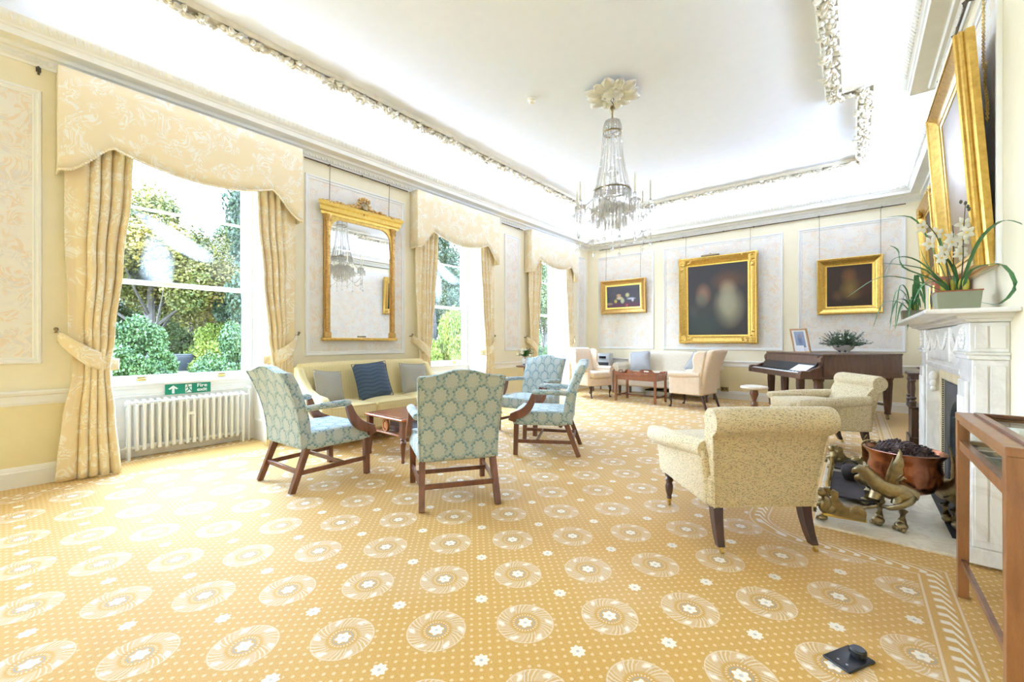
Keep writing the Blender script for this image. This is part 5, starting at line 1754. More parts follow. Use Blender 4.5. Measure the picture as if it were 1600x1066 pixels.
# local: x along the wall (far +), y out from the wall
HWO, HWI, FR = 1.085, .755, .135
for s in (-1, 1):
    x0, x1 = sorted((s * HWI, s * HWO))
    b = MB()
    b.box(x0, 0, .10, x1, FR, 1.10); b.box(x0 - .012, 0, .014, x1 + .012, FR + .012, .10)
    b.box(x0 + .06, FR, .16, x1 - .06, FR + .018, .98)
    b.box(x0 - .012, 0, 1.10, x1 + .012, FR + .018, 1.125); b.box(x0 - .02, 0, 1.125, x1 + .02, FR + .028, 1.14)
    b.box(x0, 0, 1.14, x1, FR + .01, 1.30)
    o = b.build('jamb', 'marble', r, smooth=0, bevel=.006)
    b = MB()
    b.at(T((x0 + x1) / 2, FR + .018, 0))
    for k in range(6): b.soft(.018, .012, .66, .006, (-.075 + .03 * k, 0, .56), n=2)
    b.build('reeding', 'marble', o)
    b = MB()
    ex = s * HWO
    b.at(T(ex, FR * .52, 0) @ R('Z', -90 * s))
    b.box(-.055, -.0, .14, .0, .008, 1.07); b.box(.008, -.0, .14, .055, .008, 1.07); b.box(-.055, 0, 1.16, 0, .008, 1.28); b.box(.008, 0, 1.16, .055, .008, 1.28)
    b.build('side_panel', 'marble', o, smooth=0, bevel=.003)
    # scrolled console at the side of the opening
    b = MB(); b.at(T(s * (HWI - .02), FR * .7, 0))
    for z, rr_ in ((.90, .03), (.84, .024), (.79, .019)): b.usph((0, 0, z), rr_, (.7, .9, 1.4), 10, 7)
    b.build('scroll', 'marble', o)
b = MB(); b.box(-HWI, 0, .985, HWI, FR - .01, 1.30); b.box(-HWI, 0, 1.0, HWI, FR + .004, 1.03); b.box(-.42, 0, 1.06, .42, FR + .006, 1.29)
fz = b.build('frieze', 'marble', r, smooth=0, bevel=.005)
for side in (-1, 1):
    b = MB()
    for k in range(17):
        t = k / 16; x = side * lerp(.47, .74, t); z = 1.24 - .10 * math.sin(PI * t)
        b.ball((x, FR + .0, z), .016 + .012 * math.sin(PI * t), (1, .6, 1), 1)
    b.build('carved_swag', 'marble', fz)
b = MB()
for k in range(33):
    t = k / 32; b.ball((lerp(-.38, .38, t), FR + .010, 1.25 - .10 * abs(math.sin(2 * PI * t))), .018, (1, .6, 1), 1)
b.build('carved_swag', 'marble', fz)
for x in (-.92, .92):
    b = MB()
    for a in range(10): b.ball((x + .05 * math.cos(a * PI / 5), FR + .014, 1.22 + .05 * math.sin(a * PI / 5)), .018, (1, .6, 1), 1)
    b.build('carved_rosette', 'marble', fz)
b = MB()
path = [(-HWO, 0), (-HWO, FR), (HWO, FR), (HWO, 0)]
b.sweep([(p[0], p[1]) for p in path], [(0, 1.30), (.02, 1.302), (.03, 1.315), (.06, 1.32), (.07, 1.335), (.10, 1.342), (.0, 1.342)])
b.build('bed_mould', 'marble', r, smooth=30)
b = MB(); b.prism([(-1.285, .0), (-1.285, .335), (1.085, .335), (1.085, 0)], 1.342, 1.367, 'xy')
b.build('mantel_shelf', 'marble', r, smooth=0, bevel=.008)
for s in (-1, 1):
    b = MB(); x0, x1 = sorted((s * (HWI - .115), s * (HWI + .01))); b.box(x0, 0, .014, x1, .055, .99); b.build('marble_slip', 'slip', r, smooth=0)
b = MB(); b.box(-HWI + .115, 0, .885, HWI - .115, .055, .99); b.build('marble_slip', 'slip', r, smooth=0)
# cast iron register with arched opening, firebox and basket grate
b = MB()
op = [(-.40, .014), (-.40, .55)] + [(-.40 * math.cos(a * PI / 12), .55 + .22 * math.sin(a * PI / 12)) for a in range(1, 12)] + [(.40, .55), (.40, .014)]
ow = HWI - .11
L_ = [(-ow, .014)] + [(-ow, .89)] + [(-ow + 2 * ow * i / 12, .89) for i in range(1, 12)] + [(ow, .89), (ow, .014)]
n = min(len(op), len(L_))
b.loft([[(x, .03, z) for x, z in L_[:n]], [(x, .03, z) for x, z in op[:n]], [(x, -.02, z) for x, z in op[:n]]], cap=False, closed=False)
reg = b.build('register_plate', 'soot', r, smooth=20, solid=.012)
b = MB()
for s in (-1, 1):
    for k in range(46):
        b.ball((s * (ow + .004), .045, .03 + k * .0187), .0125, (1, 1, 1), 1)
for k in range(68): b.ball((-ow + 2 * ow * k / 67, .045, .888), .0125, (1, 1, 1), 1)
b.build('rope_edge', 'soot', reg)
b = MB()
b.box(-.43, -.272, .012, .43, -.262, .90); b.box(-.43, -.272, .002, .43, .0, .012); b.box(-.43, -.27, .79, .43, 0, .80)
for s in (-1, 1): b.box(s * .42 - .006, -.27, .01, s * .42 + .006, 0, .80)
b.build('firebox', 'soot', r, smooth=0)
b = MB()
for z in (.16, .21, .26, .31): b.tube([(-.33, .0, z), (-.2, .045, z), (.2, .045, z), (.33, .0, z)], .010, 8)
for x in (-.33, .33): b.lathe([(.02, .014), (.022, .10), (.014, .12), (.016, .33), (.024, .35), (.01, .39), (0, .40)], 10, (x, 0.0, 0))
for k in range(9): b.tube([(-.3 + k * .075, .02, .14), (-.3 + k * .075, -.2, .13)], .008, 6)
b.build('fire_grate', 'iron', r)

# ------------------------------------------------------------------ brass fender with dark plates
r = thing('fender', 'low brass fender with seated figures and scrolled ends on the hearth', 'fender', (-.155, 4.16, .014))
b = MB()
b.tube([(.215, -.70, .045), (.0, -.735, .045)], .012, 8); b.tube([(0, -.735, .045), (0, .735, .045)], .012, 8); b.tube([(0, .735, .045), (.215, .70, .045)], .012, 8)
b.build('base_rail', 'brass', r)
b = MB(); b.box(.0, -.26, .03, .265, .46, .045); b.box(.02, .48, .06, .23, .68, .075); b.build('ash_plate', 'iron', r, smooth=0, bevel=.003)
for s in (-1, 1):
    b = MB()
    y = s * .725
    sil = [(.0, .05), (.21, .05), (.215, .10), (.19, .135), (.155, .14), (.135, .115), (.10, .125), (.075, .16), (.075, .20), (.045, .215), (.03, .19), (.04, .165), (.02, .14)]
    b.prism(sil, y - .012, y + .012, 'xz')
    b.at(T(.172, y, .098) @ R('X', 90)); b.lathe([(.0, -.02), (.03, -.02), (.042, -.014), (.042, .014), (.03, .02), (0, .02)], 16)
    b.lathe([(0, -.028), (.012, -.028), (.016, .028), (0, .028)], 10)
    b.build('scrolled_end', 'bronze', r, smooth=35)
    b = MB()                                       # crouching figure on the corner
    b.usph((.005, y, .11), .05, (.8, .8, 1.25)); b.usph((-.012, y - s * .0, .185), .028, (1, .9, 1.1)); b.usph((.03, y, .085), .04, (1, .75, .8))
    b.tube([(-.01, y - .02, .12), (-.045, y - .022, .10), (-.05, y - .022, .055)], [.014, .012, .012], 8); b.tube([(-.01, y + .02, .12), (-.045, y + .022, .10), (-.05, y + .022, .055)], [.014, .012, .012], 8)
    b.tube([(.0, y, .21), (.02, y, .215), (.03, y, .18)], [.012, .02, .01], 8)
    b.build('figure', 'bronze', r)
    b = MB(); b.usph((-.01, y, .02), .026, (1.2, 1, .75))
    for k in range(4): b.ball((-.034, y - .018 + k * .012, .012), .009, (1.3, 1, 1), 1)
    b.build('paw_foot', 'bronze', r)
b = MB()
for k in range(26):
    y = -.66 + k * 1.32 / 25
    b.ball((0, y, .075 + .025 * abs(math.sin(k * .9))), .022, (.6, 1.2, 1.2), 1)
b.tube([(0, -.60, .10), (0, -.4, .17), (0, -.2, .12), (0, 0, .14), (0, .2, .12), (0, .4, .17), (0, .6, .10)], .009, 8)
b.build('pierced_gallery', 'brass', r)
r = thing('coal_hod', 'dark rounded iron coal hod standing behind the fender', 'coal hod', (-.02, 4.42, .059))
b = MB(); b.lathe([(0, 0), (.045, 0), (.06, .03), (.068, .07), (.062, .105), (.045, .12), (0, .122)], 18); b.build('body', 'iron', r)
b = MB(); b.tube(arc(0, .145, .06, 0, 180, 10) and [(x, 0, z) for x, z in arc(0, .10, .055, 0, 180, 12)], .006, 6); b.build('handle', 'iron', r)

# ------------------------------------------------------------------ copper log cauldron on griffins, with pine cones
CAU = (.255, 3.80)
r = thing('cauldron', 'copper cauldron of pine cones carried on bronze griffins beside the fire', 'cauldron', (*CAU, .014))
b = MB()
b.lathe([(0, .175), (.08, .18), (.145, .215), (.182, .275), (.188, .34), (.178, .385), (.182, .42), (.206, .452), (.210, .462), (.200, .464), (.176, .43), (.168, .385), (.175, .34), (.168, .29), (.12, .235), (0, .215)], 30)
b.build('bowl', 'copper', r)
def griffin(rot):
    b = MB(); b.at(R('Z', rot))
    # deep chest against the bowl, arched neck, hooked beak
    b.tube([(.175, .12, .225), (.20, .06, .235), (.215, 0, .235), (.225, -.06, .255), (.232, -.095, .295), (.232, -.12, .325), (.238, -.155, .330), (.242, -.185, .312), (.242, -.195, .292)],
           [.030, .056, .064, .058, .042, .034, .030, .016, .005], 14)
    for e_ in (-1, 1): b.ball((.235 + e_ * .018, -.118, .352), .010, (.6, .8, 1.8), 1)
    b.usph((.21, .055, .215), .060, (.85, 1.05, 1.05))
    for dy, ox in ((.055, .0), (-.055, .012)):
        b.tube([(.208, dy, .22), (.243 + ox, dy - .014, .165), (.212 + ox, dy + .004, .115), (.220 + ox, dy, .06), (.228 + ox, dy, .032)], [.046, .036, .024, .021, .026], 10)
        b.usph((.236 + ox, dy, .028), .034, (1.15, 1, .80))
        for k in range(4): b.ball((.268 + ox, dy - .024 + .016 * k, .018), .0125, (1.2, .9, 1.1), 1)
    b.tube(bez((.20, .10, .22), (.29, .13, .19), (.30, .02, .13), (.25, -.01, .125), 8) + bez((.25, -.01, .125), (.205, -.03, .12), (.23, -.10, .095), (.285, -.125, .085), 6)[1:], [.022 - .0011 * k for k in range(15)], 8)
    o = b.build('griffin', 'bronze', r, smooth=60)
    b = MB(); b.at(R('Z', rot))
    # one broad upswept wing with overlapping quills
    rings = []
    for k in range(11):
        t = k / 10; z = lerp(.255, .50, t); y0 = lerp(-.035, .045, t ** 1.2); w = .075 * math.sin(PI * min(1, .30 + .70 * t)) ** .8 + .002
        xx = .235 + .015 * math.sin(PI * t)
        rings.append([(xx + .012 * math.cos(a * PI / 6) * (1 - .6 * t), y0 + w * (.5 + .5 * math.sin(a * PI / 6) * (1 + .10 * math.sin(k * 2.2))), z + .01 * math.sin(a * PI / 6)) for a in range(12)])
    b.loft(rings)
    for k in range(5):
        t0 = k / 5
        b.tube([(.249, -.02 + .018 * k, .275 + .01 * k), (.254, -.005 + .020 * k, .34), (.248, .02 + .016 * k, .45 - .03 * k)], [.008, .007, .002], 6)
    b.build('wing', 'bronze', o)
for a in (-128, -8, 112): griffin(a + 18)
b = MB(); b.tube([(x, 0, z) for x, z in arc(-.17, .45, .05, 20, 170, 8)], .005, 6); b.build('ring_handle', 'bronze', r)
cone0 = None
rr = random.Random(21)
spots = []
for ring, nn_, z in ((.135, 12, .405), (.08, 7, .42), (.02, 2, .432), (.105, 8, .445), (.045, 4, .458)):
    for k in range(nn_): spots.append((ring, 2 * PI * k / nn_ + ring * 20, z))
for i, (rad, a, z) in enumerate(spots):
    if cone0 is None:
        o = thing('pine_cone', 'dark brown pine cone in the heap filling the copper cauldron', 'pine cone', (0, 0, 0), group='pine cones in the copper cauldron')
        b = MB(); b.usph((0, 0, 0), .021, (1, 1, 1.4), 10, 8); b.build('core', 'cone', o)
        b = MB()
        for k in range(46):
            t = (k + .5) / 46; zz = lerp(-.031, .031, t); ang = k * 2.39996; rad2 = .026 * math.sqrt(max(.05, 1 - (zz / .036) ** 2))
            b.at(R('Z', math.degrees(ang)) @ T(rad2, 0, zz) @ R('Y', -35)); b.ball((0, 0, 0), .0072, (1.2, 1.0, .5), 1)
        b.build('scales', 'cone', o)
        cone0 = o
    else: o = copy_tree(cone0)
    o.location = (CAU[0] + rad * math.cos(a), CAU[1] + rad * math.sin(a), z + .030 + rr.uniform(-.006, .010))
    o.rotation_euler = (rr.uniform(0, 3), rr.uniform(0, 3), rr.uniform(0, 6))
    o.scale = (1.25,) * 3

# ------------------------------------------------------------------ glazed display table
r = thing('display_case', 'oak display table with glass top and sides at the right edge', 'display case', (.625, 2.445, 0))
hx, hy = .255, .425
for sx in (-1, 1):
    for s2 in (-1, 1):
        x, y = sx * (hx - .022), s2 * (hy - .022)
        b = MB(); b.bar((x, y, .832), (x, y, 0), .042, .042, .036, .036); b.build('leg', 'oak', r, smooth=0, bevel=.002)
b = MB()
for s in (-1, 1):
    b.box(s * (hx - .03) - .03, -hy, .832, s * (hx - .03) + .03, hy, .863); b.box(-hx + .06, s * (hy - .03) - .03, .832, hx - .06, s * (hy - .03) + .03, .863)
b.build('top_frame', 'oak', r, smooth=0, bevel=.003)
b = MB()
for s in (-1, 1):
    b.box(s * (hx - .065) - .012, -hy + .05, .8632, s * (hx - .065) + .012, hy - .05, .872); b.box(-hx + .07, s * (hy - .065) - .012, .8632, hx - .07, s * (hy - .065) + .012, .872)
b.build('glazing_bead', 'mahogany', r, smooth=0)
b = MB(); b.box(-hx + .055, -hy + .055, .852, hx - .055, hy - .055, .857); b.build('glass_top', 'case_glass', r, smooth=0)
for s in (-1, 1):
    b = MB(); b.box(s * (hx - .022) - .014, -hy + .04, .695, s * (hx - .022) + .014, hy - .04, .735); b.box(s * (hx - .022) - .014, -hy + .04, .815, s * (hx - .022) + .014, hy - .04, .832); b.build('rail', 'oak', r, smooth=0)
    b = MB(); b.box(-hx + .04, s * (hy - .022) - .014, .695, hx - .04, s * (hy - .022) + .014, .735); b.box(-hx + .04, s * (hy - .022) - .014, .815, hx - .04, s * (hy - .022) + .014, .832); b.build('rail', 'oak', r, smooth=0)
    b = MB(); b.box(s * (hx - .022) - .002, -hy + .04, .735, s * (hx - .022) + .002, hy - .04, .815); b.build('side_glass', 'case_glass', r, smooth=0)
    b = MB(); b.box(-hx + .04, s * (hy - .022) - .002, .735, hx - .04, s * (hy - .022) + .002, .815); b.build('side_glass', 'case_glass', r, smooth=0)
    b = MB(); b.bar((s * (hx - .022), -hy + .03, .17), (s * (hx - .022), hy - .03, .17), .016, .026); b.build('stretcher', 'mahogany', r, smooth=0)
b = MB(); b.box(-hx + .03, -hy + .03, .700, hx - .03, hy - .03, .715); b.build('baize_bed', 'pot', r, smooth=0)
for (x, y, w, d, a, mt, nm, lab) in ((.50, 2.66, .20, .15, .2, 'paper', 'card', 'white card lying in the far end of the display table'), (.60, 2.42, .18, .24, -.1, 'paper', 'document', 'white document lying in the middle of the display table'),
                                 (.52, 2.20, .16, .13, .3, 'framew', 'photograph', 'brown photograph lying in the near end of the display table')):
    o = thing(nm, lab, nm, (x, y, .7155), a)
    b = MB(); b.box(-w / 2, -d / 2, 0, w / 2, d / 2, .004); b.build('sheet', mt, o, smooth=0)
    b = MB(); b.box(-w / 2 + .02, -d / 2 + .02, .0041, w / 2 - .02, d / 2 - .02, .0048); b.build('image', 'pot_dark' if mt == 'paper' else 'paper', o, smooth=0)

# ------------------------------------------------------------------ plants on the mantel
def strap(b, pts, w, n=14):
    """a long arching blade"""
    P = []
    for i in range(n + 1):
        t = i / n; k = t * (len(pts) - 1); j = min(int(k), len(pts) - 2); f = k - j
        p0 = Vector(pts[max(j - 1, 0)]); p1 = Vector(pts[j]); p2 = Vector(pts[j + 1]); p3 = Vector(pts[min(j + 2, len(pts) - 1)])
        P.append(0.5 * ((2 * p1) + (p2 - p0) * f + (2 * p0 - 5 * p1 + 4 * p2 - p3) * f * f + (3 * p1 - p0 - 3 * p2 + p3) * f ** 3))
    rings = []
    for i, p in enumerate(P):
        t = i / n; d = P[min(i + 1, n)] - P[max(i - 1, 0)]
        side = d.cross(Vector((0, 0, 1)));
        if side.length < 1e-5: side = Vector((1, 0, 0))
        side.normalize(); ww = w * (math.sin(PI * min(1, .15 + .85 * t)) ** .7) * (1 if t < 1 else 0) + .0006
        up = side.cross(d).normalized() * ww * .35
        rings.append([p - side * ww, p - up, p + side * ww, p + up * -.6])
    b.loft(rings)
def orchid_flower(b, m, s=1.0):
    for a in (90, 162, 234, 306, 18):
        mm = m @ R('Z', a)
        rings = []
        for i in range(6):
            t = i / 5; w = .011 * s * math.sin(PI * min(1, t * .85 + .1))
            z = .006 * math.sin(t * 3) * s
            rings.append([mm @ Vector((.036 * s * t, -w, z)), mm @ Vector((.036 * s * t, 0, z + .003 * s)), mm @ Vector((.036 * s * t, w, z)), mm @ Vector((.036 * s * t, 0, z - .002 * s))])
        b.loft(rings)
NP = (.455, 3.50, 1.368)
r = thing('potted_orchid', 'white flowering orchid in a square grey-green pot on the near end of the mantel', 'potted plant', NP, .0)
b = MB()
rings = []
for z, h in ((0, .082), (.115, .092), (.115, .080), (.095, .079)): rings.append([(-h, -h, z), (h, -h, z), (h, h, z), (-h, h, z)])
b.loft(rings); b.build('pot', 'pot', r, smooth=0, bevel=.004)
b = MB(); b.box(-.094, -.094, .112, .094, .094, .120); b.box(-.078, -.078, .09, .078, .078, .116); b.build('soil', 'trayw', r, smooth=0)
# directions in the picture: right = (.77,.64,0)
RX = Vector((.7716, .636, 0)); FW = Vector((-.636, .7716, 0))
RW = Vector((.31, -.95, 0)) * 1.35                 # to the right along the chimney breast
def rel(u, f, z): v = (RX if u < 0 else RW) * u + FW * f; return (v.x, v.y, z)
blades = [
    [rel(.02, 0, .11), rel(.10, -.03, .36), rel(.20, -.06, .44), rel(.30, -.08, .37)],
    [rel(.05, .0, .12), rel(.12, .02, .22), rel(.24, -.02, .22), rel(.30, -.03, .10), rel(.22, -.03, .02), rel(.12, -.02, .045)],
    [rel(-.02, 0, .11), rel(-.16, .05, .30), rel(-.28, .08, .33), rel(-.33, .10, .21)],
    [rel(-.03, 0, .11), rel(-.12, .03, .20), rel(-.26, .05, .27), rel(-.28, .06, .37), rel(-.33, .06, .40)],
    [rel(-.03, .02, .11), rel(-.18, .08, .20), rel(-.34, .12, .22), rel(-.52, .14, .10)],
    [rel(.0, .0, .11), rel(-.04, .02, .30), rel(-.08, .02, .46)],
    [rel(-.02, 0, .11), rel(-.06, .04, .30), rel(-.16, .08, .56), rel(-.32, .1, .58)],
    [rel(.0, .0, .11), rel(-.10, .05, .26), rel(-.14, .08, .42)],
    [rel(.03, .03, .11), rel(.05, .06, .26), rel(.02, .10, .36)],
    [rel(-.04, .0, .11), rel(-.10, -.02, .17), rel(-.20, -.01, .16), rel(-.25, 0, .05)],
    [rel(.02, .0, .11), rel(.01, .02, .28), rel(-.03, .03, .40)],
    [rel(-.02, .02, .11), rel(-.12, .04, .24), rel(-.22, .06, .28), rel(-.36, .08, .30)],
]
for k, p in enumerate(blades):
    b = MB(); strap(b, p, .0095); b.build('leaf', 'leaf', r, smooth=60)
b = MB()
for k, (u, f) in enumerate(((-.02, .0), (.02, .03), (.04, -.02), (-.04, .03), (.0, -.03))):
    m = T(*rel(u, f, .15)); b.at(m).usph((0, 0, 0), .022, (.7, .7, 1.9), 10, 8)
b.build('pseudobulbs', 'bulb', r)
fl_spots = [(.02, -.02, .50), (.055, -.01, .44), (-.03, .0, .43), (.0, -.03, .41), (-.10, .02, .46), (-.07, .0, .36), (-.14, .02, .40), (-.10, -.01, .31), (-.02, -.04, .33), (-.05, -.02, .40), (-.17, .03, .50), (.02, -.01, .34)]
for j, (u0, tip) in enumerate(((.03, (.10, .03, .60)), (-.01, (-.03, -.01, .50)), (-.03, (-.15, .02, .52)))):
    b = MB(); b.tube([rel(u0, 0, .11), rel(u0 + (tip[0] - u0) * .25, .0, .30), rel(u0 + (tip[0] - u0) * .6, tip[1] * .6, .45), rel(*tip)], [.0035, .003, .0028, .002], 6)
    if j == 0:
        for q in ((.10, .03, .60), (.11, .02, .56), (.115, .03, .575), (.07, .03, .62)): b.at(Matrix.Identity(4)).ball(rel(*q), .010, (.8, .8, 1.3), 1)
    b.build('flower_stem', 'stem', r)
rr = random.Random(4)
for (u, f, z) in fl_spots:
    m = frame_to(rel(u, f, z), Vector(rel(rr.uniform(-.5, .5), -1, rr.uniform(-.3, .3))))
    m = m @ R('Z', rr.uniform(0, 72))
    b = MB(); orchid_flower(b, m, 1.15); o = b.build('flower', 'petal', r, smooth=60)
    b = MB(); b.at(m).ball((0, 0, .006), .007, (1, 1, 1.3), 1); b.build('flower_lip', 'lip', o)
# second plant towards the far end
r = thing('potted_plant', 'drooping strap-leaved plant in a small dark pot at the far end of the mantel', 'potted plant', (.40, 5.06, 1.368))
b = MB(); rings = []
for z, h in ((0, .072), (.10, .080), (.10, .068), (.08, .067)): rings.append([(-h, -h, z), (h, -h, z), (h, h, z), (-h, h, z)])
b.loft(rings); b.box(-.068, -.068, .07, .068, .068, .092); b.build('pot', 'pot_dark', r, smooth=0, bevel=.004)
rr = random.Random(9)
for k in range(15):
    a = k * 2.39996; u = math.cos(a); f = math.sin(a) * .8
    R_ = rr.uniform(.16, .34); h = rr.uniform(.16, .40)
    if u > .1: R_ *= .45; h *= 1.1
    b = MB(); strap(b, [rel(0.02 * u, .02 * f, .085), rel(R_ * .35 * u, R_ * .35 * f * .6, h), rel(R_ * .8 * u, R_ * .6 * f * .6, h * rr.uniform(.85, 1.1)), rel(R_ * 1.1 * u, R_ * .7 * f * .6, h * rr.uniform(.1, .6) - (.12 if u < -.4 else 0))], .010)
    b.build('leaf', 'leaf', r, smooth=60)
b = MB()
for k in range(4): b.at(T(*rel(.03 * math.cos(k * 1.6), .03 * math.sin(k * 1.6), .115))).usph((0, 0, 0), .02, (.7, .7, 1.9), 10, 8)
b.build('pseudobulbs', 'bulb', r)
r = thing('mantel_clock', 'red cased mantel clock half hidden behind the white orchid', 'clock', (.50, 4.22, 1.368), RZC)
b = MB(); b.box(-.13, -.07, 0, .13, .08, .03); b.box(-.11, -.06, .03, .11, .065, .22); b.build('case', 'clock_red', r, smooth=0, bevel=.006)
b = MB(); b.prism([(-.11, .22), (.11, .22), (.09, .26), (.05, .285), (-.05, .285), (-.09, .26)], -.06, .065, 'xz'); b.build('hood', 'clock_red', r, smooth=0, bevel=.004)
b = MB(); b.at(T(0, .066, .135) @ R('X', -90)); b.lathe([(0, 0), (.058, 0), (.062, .006), (.054, .010), (0, .010)], 24); b.build('dial', 'soot', r)
b = MB()
for s in (-1, 1): b.tube([(s * .095, .07, .03), (s * .095, .07, .22)], .008, 8)
b.build('gilt_columns', 'brass', r)

# ------------------------------------------------------------------ carved side table beyond the fireplace
r = thing('side_table', 'dark carved oak side table between the fireplace and the piano', 'table', (.665, 6.62, 0))
b = MB(); b.box(-.20, -.21, .815, .20, .21, .845); b.box(-.18, -.19, .77, .18, .19, .815); b.build('table_top', 'darkw', r, smooth=0, bevel=.005)
b = MB(); b.box(-.19, -.20, .44, .19, .20, .465); b.box(-.17, -.18, .12, .17, -.155, .44); b.box(-.17, -.18, .12, -.145, .18, .44); b.box(-.19, -.20, .03, .19, .20, .12); b.build('carved_cupboard', 'darkw', r, smooth=0, bevel=.005)
b = MB()
for z in (.20, .30, .39):
    for s in (-1, 1):
        b.tube([(x_ * s * 1.0 + s * .075, -.186, z_) for x_, z_ in arc(0, z, .035, 0, 300, 12)], .008, 6)
    b.ball((0, -.186, z), .022, (1, .6, 1), 1)
b.build('carved_scrolls', 'oak', r)
for sx in (-1, 1):
    for s2 in (-1, 1):
        b = MB(); b.lathe([(.022, .77), (.030, .755), (.020, .735), (.024, .66), (.018, .58), (.034, .56), (.022, .54), (.034, .52), (.028, .50), (.030, .465)], 12, (sx * .16, s2 * .17, 0)); b.build('turned_leg', 'darkw', r)
        b = MB(); b.lathe([(.03, .03), (.034, .015), (.02, 0), (0, 0)], 10, (sx * .16, s2 * .17, 0)); b.build('foot', 'darkw', r)
r = thing('bowl', 'small dark wooden bowl on the carved side table', 'bowl', (.64, 6.60, .846))
b = MB(); b.lathe([(0, 0), (.04, 0), (.045, .008), (.10, .055), (.094, .055), (.04, .014), (0, .012)], 20); b.build('bowl', 'mahogany', r)

# ------------------------------------------------------------------ bowl of flowers on the piano
p = on_piano(.78, .82)
r = thing('flower_bowl', 'patterned china bowl of grey-green foliage and white flowers on the piano', 'flower arrangement', p)
m = Mat('patterned_china'); m.coord('Object'); nn_ = m.noise(28, 3, m.vec); vv = m.voro(16, m.vec)
m.base(m.mix(vv.lt(.32) * nn_.sstep(.4, .5), (.75, .74, .74), lin(90, 80, 110))).set(.15, coat=.5)
M['china'] = m.m
b = MB(); b.lathe([(0, 0), (.075, 0), (.078, .015), (.07, .02), (.13, .075), (.15, .125), (.143, .125), (.12, .08), (.0, .05)], 26); b.build('bowl', 'china', r)
b = MB(); rr = random.Random(31)
for k in range(190):
    a = rr.uniform(0, 2 * PI); el = rr.uniform(.15, 1.45); L = rr.uniform(.20, .36) * (0.75 + .25 * math.cos(el))
    d = Vector((math.cos(a) * math.cos(el), math.sin(a) * math.cos(el), math.sin(el)))
    base = Vector((d.x * .06, d.y * .06, .09)); tip = base + d * L
    b.tube([base, lerp(base, tip, .55) + Vector((0, 0, .012)), tip], [.003, .0025, .001], 4)
    for q in range(7):
        t = .3 + .1 * q; c = lerp(base, tip, t); s_ = Vector((rr.uniform(-1, 1), rr.uniform(-1, 1), rr.uniform(-.5, 1))).normalized()
        e2 = (d * .7 + s_).normalized(); w = e2.cross(d); w = w.normalized() * .006 if w.length > 1e-4 else Vector((.006, 0, 0))
        v = [b.V(c), b.V(c + e2 * .022 + w), b.V(c + e2 * .045), b.V(c + e2 * .022 - w)]; b.F(v)
b.build('foliage', 'leaf_grey', r, smooth=0, uv=False)
for k in range(16):
    a = rr.uniform(0, 2 * PI); el = rr.uniform(.4, 1.4); d = Vector((math.cos(a) * math.cos(el), math.sin(a) * math.cos(el), math.sin(el)))
    c = Vector((0, 0, .09)) + d * rr.uniform(.19, .27)
    b = MB(); orchid_flower(b, frame_to(c, d), .75); b.build('flower', 'petal', r, smooth=60)

# ------------------------------------------------------------------ flowers on a stand behind the armchairs
r = thing('plant_stand', 'small wooden stand against the window wall holding a vase of flowers', 'stand', (-4.90, 6.35, 0))
b = MB(); b.lathe([(0, .70), (.17, .70), (.18, .712), (.17, .725), (0, .725)], 24); b.build('top', 'mahogany', r)
b = MB(); b.lathe([(.03, .70), (.022, .60), (.035, .40), (.02, .25), (.03, .12), (0, .10)], 12); b.build('column', 'mahogany', r)
for k in range(3):
    b = MB(); b.at(R('Z', k * 120)); b.tube([(.02, 0, .16), (.12, 0, .10), (.19, 0, .015)], [.02, .016, .014], 8); b.build('foot', 'mahogany', r)
r = thing('flower_vase', 'vase of cream and white flowers behind the blue armchairs', 'flower arrangement', (-4.90, 6.35, .726))
b = MB(); b.lathe([(0, 0), (.05, 0), (.07, .06), (.06, .12), (.045, .15), (.055, .17), (.05, .17), (0, .15)], 18); b.build('vase', 'china', r)
rr = random.Random(12)
b = MB()
for k in range(46):
    a = rr.uniform(0, 2 * PI); el = rr.uniform(.0, 1.4); d = Vector((math.cos(a) * math.cos(el), math.sin(a) * math.cos(el), math.sin(el) * .8)); c = Vector((0, 0, .17)); L = rr.uniform(.14, .25)
    strap(b, [c, c + d * L * .5 + Vector((0, 0, .03)), c + d * L], .018, 6)
b.build('foliage', 'leaf', r, smooth=60)
for k in range(22):
    a = rr.uniform(0, 2 * PI); el = rr.uniform(.15, 1.45); d = Vector((math.cos(a) * math.cos(el), math.sin(a) * math.cos(el), math.sin(el) * .7)); c = Vector((0, 0, .18)) + d * rr.uniform(.15, .22)
    b = MB(); m = frame_to(c, d)
    for q in range(7): b.at(m @ R('Z', q * 51) @ T(.014, 0, 0)).ball((0, 0, 0), .016, (1.2, .9, .6), 1)
    b.at(m).ball((0, 0, .008), .014, (1, 1, 1), 1); b.build('flower', 'petal_y' if k % 2 else 'petal', r)

# ------------------------------------------------------------------ small fittings
r = thing('floor_stand_base', 'square black plate with a round knob on the carpet at lower right', 'floor plate', (-.016, 2.012, 0), math.radians(60))
b = MB(); b.soft(.150, .094, .009, .004, (0, 0, .0047), n=2); b.build('plate', 'black', r, smooth=40)
b = MB(); b.lathe([(.022, .009), (.022, .018), (.027, .02), (.027, .032), (.022, .037), (0, .037)], 18, (.043, -.006, 0)); b.build('knob', 'black', r)
b = MB(); b.lathe([(.004, .009), (.004, .011), (0, .011)], 8, (-.045, .01, 0)); b.lathe([(.004, .009), (.004, .011), (0, .011)], 8, (-.045, -.02, 0)); b.build('screw', 'silver', r)
r = thing('wall_socket', 'brass double wall socket low on the far wall behind the wing chair', 'socket', (-2.08, BY - .027, .20), RZB)
b = MB(); b.soft(.15, .016, .09, .005, (0, .0, 0), n=2); b.build('plate', 'bronze', r)
b = MB()
for x in (-.035, .035): b.box(x - .014, .008, -.012, x + .014, .011, .018)
b.build('outlets', 'black', r, smooth=0)

